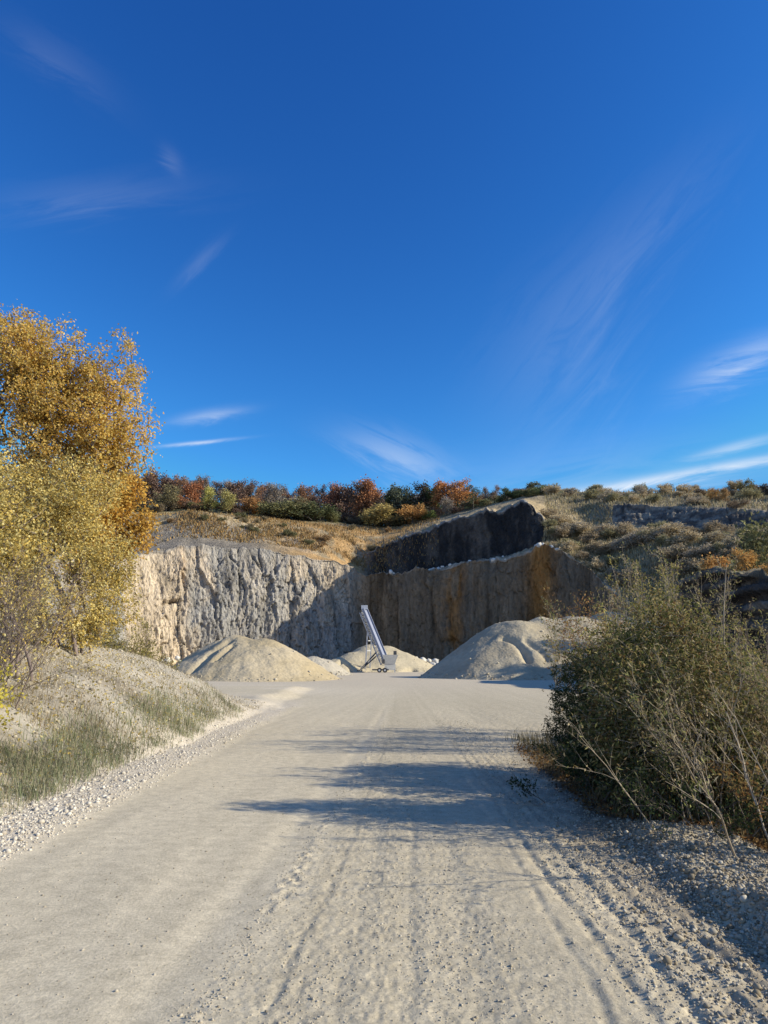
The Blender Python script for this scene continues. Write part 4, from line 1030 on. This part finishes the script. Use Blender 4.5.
# px, foot band(b), top py, kind, width factor, colour, label
FR = [
 (146, 5.9, 474, 'airy', .8, RUST, 'rusty brown tree farthest left in the skyline wood, beside the golden tree'),
 (158, 5.9, 476, 'round', .8, MAR, 'maroon brown tree of the skyline wood above the dark rock lump, left'),
 (166, 5.5, 488, 'round', 1.1, (.22, .19, .09), 'round olive yellow tree at the left edge of the skyline wood'),
 (177, 5.9, 479, 'airy', .8, RUST, 'reddish tree right of the round olive yellow one in the skyline wood'),
 (190, 5.7, 484, 'round', .9, (.33, .13, .05), 'bright rust tree left of the yellow green pair in the skyline wood'),
 (200, 5.9, 480, 'airy', .8, BRN, 'brown half bare tree behind the gap left of the yellow green pair'),
 (210, 5.4, 489, 'round', .75, YGR, 'taller yellow green tree of the pair at the wood edge above the left cliff'),
 (226, 5.4, 494, 'round', 1.1, (.34, .31, .10), 'rounder yellow green tree of the pair at the wood edge, right one'),
 (238, 5.8, 483, 'round', .8, MAR, 'dark maroon tree directly right of the yellow green pair'),
 (250, 5.9, 484, 'airy', .8, MAR, 'purplish bare tree between the maroon and the small orange tree'),
 (249, 5.5, 500, 'bush', 1.2, ORG, 'small orange bush at the wood edge under the purplish bare tree'),
 (263, 5.9, 486, 'airy', .8, GRB, 'grey bare tree left of the olive bushes in the skyline wood'),
 (277, 5.8, 487, 'airy', .9, GRB, 'pale grey bare tree standing above the olive bushes in the skyline wood'),
 (276, 5.3, 503, 'bush', 1.7, OLV, 'wide olive bush at the wood edge, left of the dark green one'),
 (292, 5.4, 500, 'bush', 1.2, (.22, .19, .10), 'yellowish olive bush in the low gap of the skyline wood'),
 (306, 5.8, 488, 'round', .8, RUST, 'rust tree where the skyline rises again, right of the low gap'),
 (313, 5.3, 506, 'bush', 1.9, (.11, .13, .06), 'wide dark green bush at the wood edge below the rust trees'),
 (319, 5.8, 487, 'airy', .8, MAR, 'maroon thin tree between two rust trees near the wood middle'),
 (331, 5.9, 487, 'round', .7, (.26, .11, .06), 'narrow reddish tree right of the maroon thin tree'),
 (344, 5.8, 488, 'round', .8, MAR, 'dark maroon round tree left of the bare brown one, near the wood middle'),
 (354, 5.8, 487, 'airy', .9, BRN, 'bare brown tree just left of the tall rusty orange tree'),
 (369, 5.8, 484, 'round', .8, (.34, .15, .06), 'tall rusty orange tree above the quarry corner'),
 (378, 5.3, 508, 'bush', 1.5, (.33, .26, .08), 'yellow olive bush below the tall rusty orange tree'),
 (381, 5.9, 491, 'airy', .7, BRN, 'brown thin tree right of the tall rusty orange tree'),
 (395, 5.6, 491, 'round', .8, DGR, 'leftmost of the dark green trees in the skyline wood'),
 (404, 5.6, 489, 'round', .8, (.10, .12, .08), 'grey green tree beside the leftmost dark green tree'),
 (417, 5.2, 507, 'bush', 1.1, (.44, .24, .06), 'small golden orange bush in front of the dark green trees'),
 (420, 5.8, 487, 'round', .8, (.07, .06, .045), 'very dark purplish green tree above the golden orange bush'),
 (432, 5.8, 489, 'round', .8, GRN, 'mid green tree right of the golden orange bush'),
 (429, 5.2, 511, 'bush', 1.1, (.15, .19, .05), 'small fresh green bush right of the golden orange bush'),
 (445, 5.7, 484, 'round', .9, (.40, .17, .05), 'bright orange tree, left of two, at the top of the skyline wood'),
 (446, 5.2, 500, 'round', 1.1, GRB, 'grey brown half bare tree in front of the bright orange trees'),
 (461, 5.7, 482, 'round', 1.0, (.42, .19, .05), 'bright orange tree, right of two, at the top of the skyline wood'),
 (473, 5.2, 487, 'conifer', 1.1, DGR, 'dark conifer right of the bright orange trees'),
 (485, 5.6, 489, 'airy', .9, BRN, 'brown bare tree just right of the dark conifer'),
 (494, 5.6, 487, 'airy', .9, (.24, .16, .13), 'pinkish brown bare tree above the dark upper bench'),
 (505, 5.3, 489, 'round', 1.0, (.10, .12, .05), 'dark olive tree above the dark upper bench'),
 (515, 5.3, 491, 'bush', 1.2, DGR, 'dark green bush above the highest end of the upper bench'),
 (521, 5.6, 489, 'bush', .9, (.26, .08, .05), 'small red bush among the green ones above the upper bench'),
 (531, 5.3, 489, 'bush', 1.3, (.14, .15, .06), 'olive green bush right of the small red bush'),
 (543, 5.3, 487, 'bush', 1.3, (.18, .21, .08), 'yellowish green bush on the crest right of the upper bench'),
 (556, 5.4, 483, 'airy', .9, PAL, 'pale thin leafed tree on the crest right of the upper bench'),
 (672, 5.9, 484, 'conifer', 1.1, (.06, .07, .05), 'lone small conifer on the right hand skyline'),
 (700, 5.6, 490, 'bush', 1.6, (.20, .15, .10), 'brown bush on the right skyline left of the yellow birch'),
 (713, 5.3, 489, 'round', .9, (.42, .25, .07), 'golden orange birch on the right hillside near the skyline'),
 (726, 5.3, 489, 'round', .8, (.36, .23, .09), 'fainter golden tree next to the golden orange birch'),
 (745, 5.6, 482, 'round', 1.2, (.18, .16, .06), 'round olive tree at the right end of the skyline'),
 (762, 5.6, 486, 'bush', 1.5, (.13, .11, .09), 'dark brown bush at the right edge of the skyline'),
 (738, 4.95, 512, 'bush', 1.6, (.20, .15, .10), 'brown bush on the step below the olive tree, right'),
]
for k, (px, b, ty, kind, wf, c, lab) in enumerate(FR):
    p = hill_point(px, b); tpz = at(px, ty, p[1])[2]
    h = max(1.5, tpz - p[2]) * 1.12; wf *= 1.25
    cat = 'bush' if kind == 'bush' else 'tree'
    put(kind, k, p - (0, 0, .2), h, wf, np.array(c), lab, cat, 'trees of the skyline wood', rz=k * 1.3)
# back rows
rg = random.Random(12)
tl = ([130, 150, 200, 250, 290, 300, 340, 370, 400, 440, 460, 490, 540], [473, 475, 478, 483, 488, 492, 489, 486, 491, 487, 485, 490, 491])
kinds = [(MAR, 'maroon brown tree in the back rows of the skyline wood'), (BRN, 'bare brown tree in the back rows of the skyline wood'), (RUST, 'rusty tree in the back rows of the skyline wood'), (GRB, 'bare grey tree in the back rows of the skyline wood')]
for k in range(95):
    px = 118 + (k % 48) * 8.7 + rg.uniform(-3, 3); b = (6.15 if k < 48 else 6.55) + rg.uniform(0, .3)
    if px > 525: continue
    p = hill_point(px, b); q = project(p)
    ty = np.interp(px, *tl) + rg.uniform(0, 6); h = min(max(4, at(q[0], ty, p[1])[2] - p[2]), 15)
    ci, lab = kinds[rg.choice((0, 0, 1, 1, 2, 3))]
    if px > 385 and rg.random() < .45: ci, lab = (DGR, 'dark green tree in the back rows of the skyline wood')
    ci = np.array(ci) * rg.uniform(.85, 1.2)
    put(rg.choice(('airy', 'round', 'airy')), k, p - (0, 0, .3), h, rg.uniform(.95, 1.3), ci, lab, 'tree', lab.replace(' tree in', ' trees in'), rz=rg.uniform(0, 6))
# low undergrowth bushes along the wood edge
for k in range(90):
    px = 135 + k * 4.6 + rg.uniform(-3, 3); b = rg.choice((rg.uniform(5.3, 5.9), rg.uniform(6.0, 6.5)))
    p = hill_point(px, b)
    put('bush', k, p - (0, 0, .2), rg.uniform(1.8, 3.4), rg.uniform(1.2, 1.9), np.array(rg.choice((OLV, (.14, .14, .07), (.20, .16, .10), (.26, .16, .08), (.18, .12, .09)))), 'low undergrowth bush along the edge of the skyline wood', 'bush', 'undergrowth bushes along the wood edge', rz=rg.uniform(0, 6))
# terrace bushes above left cliff
for k in range(22):
    px = rg.uniform(160, 400); b = rg.uniform(2.2, 4.6); p = hill_point(px, b)
    put('bush', k, p - (0, 0, .2), rg.uniform(.9, 2.0), rg.uniform(1.1, 1.8), np.array(rg.choice(((.28, .18, .08), (.20, .17, .10), (.15, .15, .07)))), 'low dry bush on the terrace above the sunlit cliff', 'bush', 'dry bushes on the terrace above the sunlit cliff', rz=rg.uniform(0, 6))
# right hillside bushes
for k in range(150):
    px = rg.uniform(548, 790); b = rg.choice((rg.uniform(1.4, 3.4), rg.uniform(2.6, 3.5), rg.uniform(5.05, 5.95))); p = hill_point(px, b)
    put('bush', k, p - (0, 0, .2), rg.uniform(1.3, 3.2), rg.uniform(1.1, 1.7), np.array(rg.choice(((.38, .31, .19), (.30, .24, .15), (.43, .35, .21), (.27, .25, .13), (.33, .28, .2)))), 'dry grey brown bush scattered on the right hillside', 'bush', 'dry bushes on the right hillside', rz=rg.uniform(0, 6))
# orange trees above the rock bench
gb, bb3, pb = BENCH
for k, (px, Y, ty, kind, wf, c, lab) in enumerate([
    (722, 66, 553, 'round', 1.15, (.46, .25, .06), 'glowing orange tree above the dark rock bench, left one'),
    (750, 62, 547, 'round', 1.25, (.48, .28, .07), 'glowing orange tree above the dark rock bench, right and bigger'),
    (757, 74, 522, 'round', .8, (.15, .15, .06), 'tall olive green tree at the right edge behind the orange trees'),
    (778, 60, 552, 'round', 1.1, (.44, .26, .07), 'orange tree cut by the right edge of the picture above the rock bench')]):
    p = at(px, 590, Y); h = at(px, ty, Y)[2] - p[2]
    i = np.argmin(np.hypot(gb[..., 0] - p[0], gb[..., 1] - p[1])); z = gb.reshape(-1, 3)[i][2]
    h = at(px, ty, Y)[2] - z
    put(kind, k, (p[0], p[1], z - .2), h, wf, np.array(c), lab, 'tree', None, rz=k)

# ------------------------------------------------------------------ sky, sun, camera
SUN_AZ_X, SUN_AZ_Y = .985, -.165            # direction towards the sun in plan: right, a little behind
EL = R(26)
hx = math.hypot(SUN_AZ_X, SUN_AZ_Y)
sd = Vector((SUN_AZ_X / hx * math.cos(EL), SUN_AZ_Y / hx * math.cos(EL), math.sin(EL)))
lamp = bpy.data.lights.new('sun', 'SUN'); lamp.energy = 4.9; lamp.angle = R(.53); lamp.color = (1, .925, .755)
lo = bpy.data.objects.new('sun', lamp); C.objects.link(lo); lo.rotation_euler = (-sd).to_track_quat('-Z', 'Y').to_euler()
W = bpy.data.worlds.new('World'); scene.world = W; W.use_nodes = True
nt = W.node_tree; nt.nodes.clear(); L = nt.links.new
wo = N(nt, 'ShaderNodeOutputWorld'); bg = N(nt, 'ShaderNodeBackground'); bg.inputs[1].default_value = .10
L(bg.outputs[0], wo.inputs[0])
sky = N(nt, 'ShaderNodeTexSky'); sky.sky_type = 'NISHITA'; sky.sun_disc = False
sky.sun_elevation = EL; sky.sun_rotation = math.atan2(sd.x, sd.y); sky.altitude = 300; sky.air_density = 1.0; sky.dust_density = .25; sky.ozone_density = 3.0
hs = N(nt, 'ShaderNodeHueSaturation'); hs.inputs['Saturation'].default_value = 1.2; hs.inputs['Value'].default_value = 1.0
L(sky.outputs[0], hs.inputs['Color'])
tc = N(nt, 'ShaderNodeTexCoord'); sp = N(nt, 'ShaderNodeSeparateXYZ'); L(tc.outputs['Generated'], sp.inputs[0])
def M2(op, a, b=None, c=None, clamp=False):
    n = N(nt, 'ShaderNodeMath', operation=op); n.use_clamp = clamp
    for i, v in enumerate((a, b, c)):
        if v is None: continue
        if isinstance(v, (int, float)): n.inputs[i].default_value = v
        else: L(v, n.inputs[i])
    return n.outputs[0]
yy = M2('MAXIMUM', sp.outputs[1], .02)
az = M2('DIVIDE', sp.outputs[0], yy); el = M2('DIVIDE', sp.outputs[2], yy)
_sh = {}
def shared(ang):
    if ang not in _sh:
        a = R(ang)
        p = M2('ADD', M2('MULTIPLY', az, math.cos(a)), M2('MULTIPLY', el, math.sin(a)))
        q = M2('SUBTRACT', M2('MULTIPLY', el, math.cos(a)), M2('MULTIPLY', az, math.sin(a)))
        cb_ = N(nt, 'ShaderNodeCombineXYZ'); L(M2('MULTIPLY', p, 3.6), cb_.inputs[0]); L(M2('MULTIPLY', q, 22), cb_.inputs[1]); cb_.inputs[2].default_value = ang
        no = N(nt, 'ShaderNodeTexNoise'); no.inputs['Scale'].default_value = 1.3; no.inputs['Detail'].default_value = 7; no.inputs['Roughness'].default_value = .66; no.inputs['Distortion'].default_value = .9
        L(cb_.outputs[0], no.inputs['Vector']); _sh[ang] = no
    return _sh[ang]
def streak(px, py, ang, ln, wd, amp, seed, pw=1.0):
    """wisp of cirrus: a soft ellipse in sky direction, broken up by fibrous noise"""
    u = (512 - py) / F; yw = ct - u * st; a0 = (px - 384) / F / yw; e0 = (st + u * ct) / yw
    k = 1 / F; a = R(ang)
    dx = M2('SUBTRACT', az, a0); dy = M2('SUBTRACT', el, e0)
    p = M2('ADD', M2('MULTIPLY', dx, math.cos(a)), M2('MULTIPLY', dy, math.sin(a)))
    q = M2('SUBTRACT', M2('MULTIPLY', dy, math.cos(a)), M2('MULTIPLY', dx, math.sin(a)))
    no = shared(min((12, 50, -30), key=lambda v: abs(v - ang)))
    q2 = M2('ADD', q, M2('MULTIPLY', M2('SUBTRACT', no.outputs[0], .5), wd * k * 3.2))
    g_ = M2('ADD', M2('POWER', M2('ABSOLUTE', M2('MULTIPLY', p, 1 / (ln * k))), 2), M2('POWER', M2('ABSOLUTE', M2('MULTIPLY', q2, 1 / (wd * k))), 2))
    ga = M2('POWER', 2.718, M2('MULTIPLY', g_, -1))
    mr = N(nt, 'ShaderNodeMapRange'); L(no.outputs[0], mr.inputs[0]); mr.inputs[1].default_value = .34; mr.inputs[2].default_value = .68; mr.inputs[3].default_value = .3 if amp < .1 else .12
    return M2('MULTIPLY', M2('MULTIPLY', ga, mr.outputs[0]), amp)
parts = [streak(745, 360, 24, 62, 16, .6, 1), streak(700, 472, 11, 130, 6, 1.0, 2), streak(735, 447, 15, 50, 5, .6, 3), streak(196, 443, 6, 38, 2.0, .8, 4), streak(208, 415, 10, 34, 6, .38, 5),
         streak(400, 455, -20, 55, 20, .36, 6), streak(620, 250, 48, 160, 34, .065, 7), streak(560, 360, 62, 110, 60, .06, 8), streak(90, 195, 5, 110, 22, .07, 9), streak(60, 60, -40, 80, 22, .05, 10),
         streak(200, 262, 50, 34, 8, .09, 11), streak(172, 160, -60, 20, 9, .08, 12), streak(620, 487, 6, 90, 9, .5, 13), streak(560, 465, 10, 160, 30, .1, 14)]
tot = parts[0]
for p in parts[1:]: tot = M2('ADD', tot, p)
tot = M2('MULTIPLY', tot, M2('GREATER_THAN', sp.outputs[1], .05))
yb = M2('MAXIMUM', M2('MULTIPLY', sp.outputs[1], -1), 0)  # cirrus behind the camera, added out of view as neutral fill light
cbk = N(nt, 'ShaderNodeTexNoise'); cbk.inputs['Scale'].default_value = 2.6; cbk.inputs['Detail'].default_value = 4; cbk.inputs['Distortion'].default_value = .8
L(tc.outputs['Generated'], cbk.inputs['Vector'])
mb_ = N(nt, 'ShaderNodeMapRange'); L(cbk.outputs[0], mb_.inputs[0]); mb_.inputs[1].default_value = .38; mb_.inputs[2].default_value = .62
fb_ = N(nt, 'ShaderNodeMapRange'); L(yb, fb_.inputs[0]); fb_.inputs[1].default_value = .0; fb_.inputs[2].default_value = .35; fb_.inputs[4].default_value = .22
tot = M2('ADD', tot, M2('MULTIPLY', mb_.outputs[0], fb_.outputs[0]))
tot = M2('MINIMUM', tot, .9)
mx = N(nt, 'ShaderNodeMix', data_type='RGBA'); L(tot, mx.inputs[0]); L(hs.outputs[0], mx.inputs[6]); mx.inputs[7].default_value = (6.4, 7.0, 7.8, 1)
L(mx.outputs[2], bg.inputs[0])
tn = N(nt, 'ShaderNodeVectorMath', operation='MULTIPLY'); tn.inputs[1].default_value = (.60, .93, 1.33); L(hs.outputs[0], tn.inputs[0])
sx_ = N(nt, 'ShaderNodeSeparateXYZ'); L(tn.outputs[0], sx_.inputs[0]); cx_ = N(nt, 'ShaderNodeCombineXYZ')
for i_, (k_, e_, m_) in enumerate(((1.32, 1.42, 2.2), (1.02, 1.42, 3.3), (.93, 1.15, 6.5))):
    L(M2('MINIMUM', M2('MULTIPLY', M2('POWER', sx_.outputs[i_], e_), k_), m_), cx_.inputs[i_])
L(cx_.outputs[0], mx.inputs[6])

cam = bpy.data.cameras.new('camera'); cam.sensor_fit = 'VERTICAL'; cam.sensor_height = 36; cam.sensor_width = 27; cam.lens = 24; cam.clip_end = 12000; cam.clip_start = .05
co = bpy.data.objects.new('camera', cam); C.objects.link(co); co.location = (0, 0, CAM_H); co.rotation_euler = (math.pi / 2 + PITCH, 0, 0)
scene.camera = co
scene.view_settings.view_transform = 'Standard'; scene.view_settings.look = 'None'; scene.view_settings.exposure = 0.38; scene.view_settings.gamma = 1
scene.render.resolution_x = 768; scene.render.resolution_y = 1024
scene.cycles.max_bounces = 5; scene.cycles.diffuse_bounces = 2; scene.cycles.transparent_max_bounces = 4
print('STATS polys', sum(len(o.data.polygons) for o in C.objects if o.type == 'MESH'), 'objects', len(C.objects))
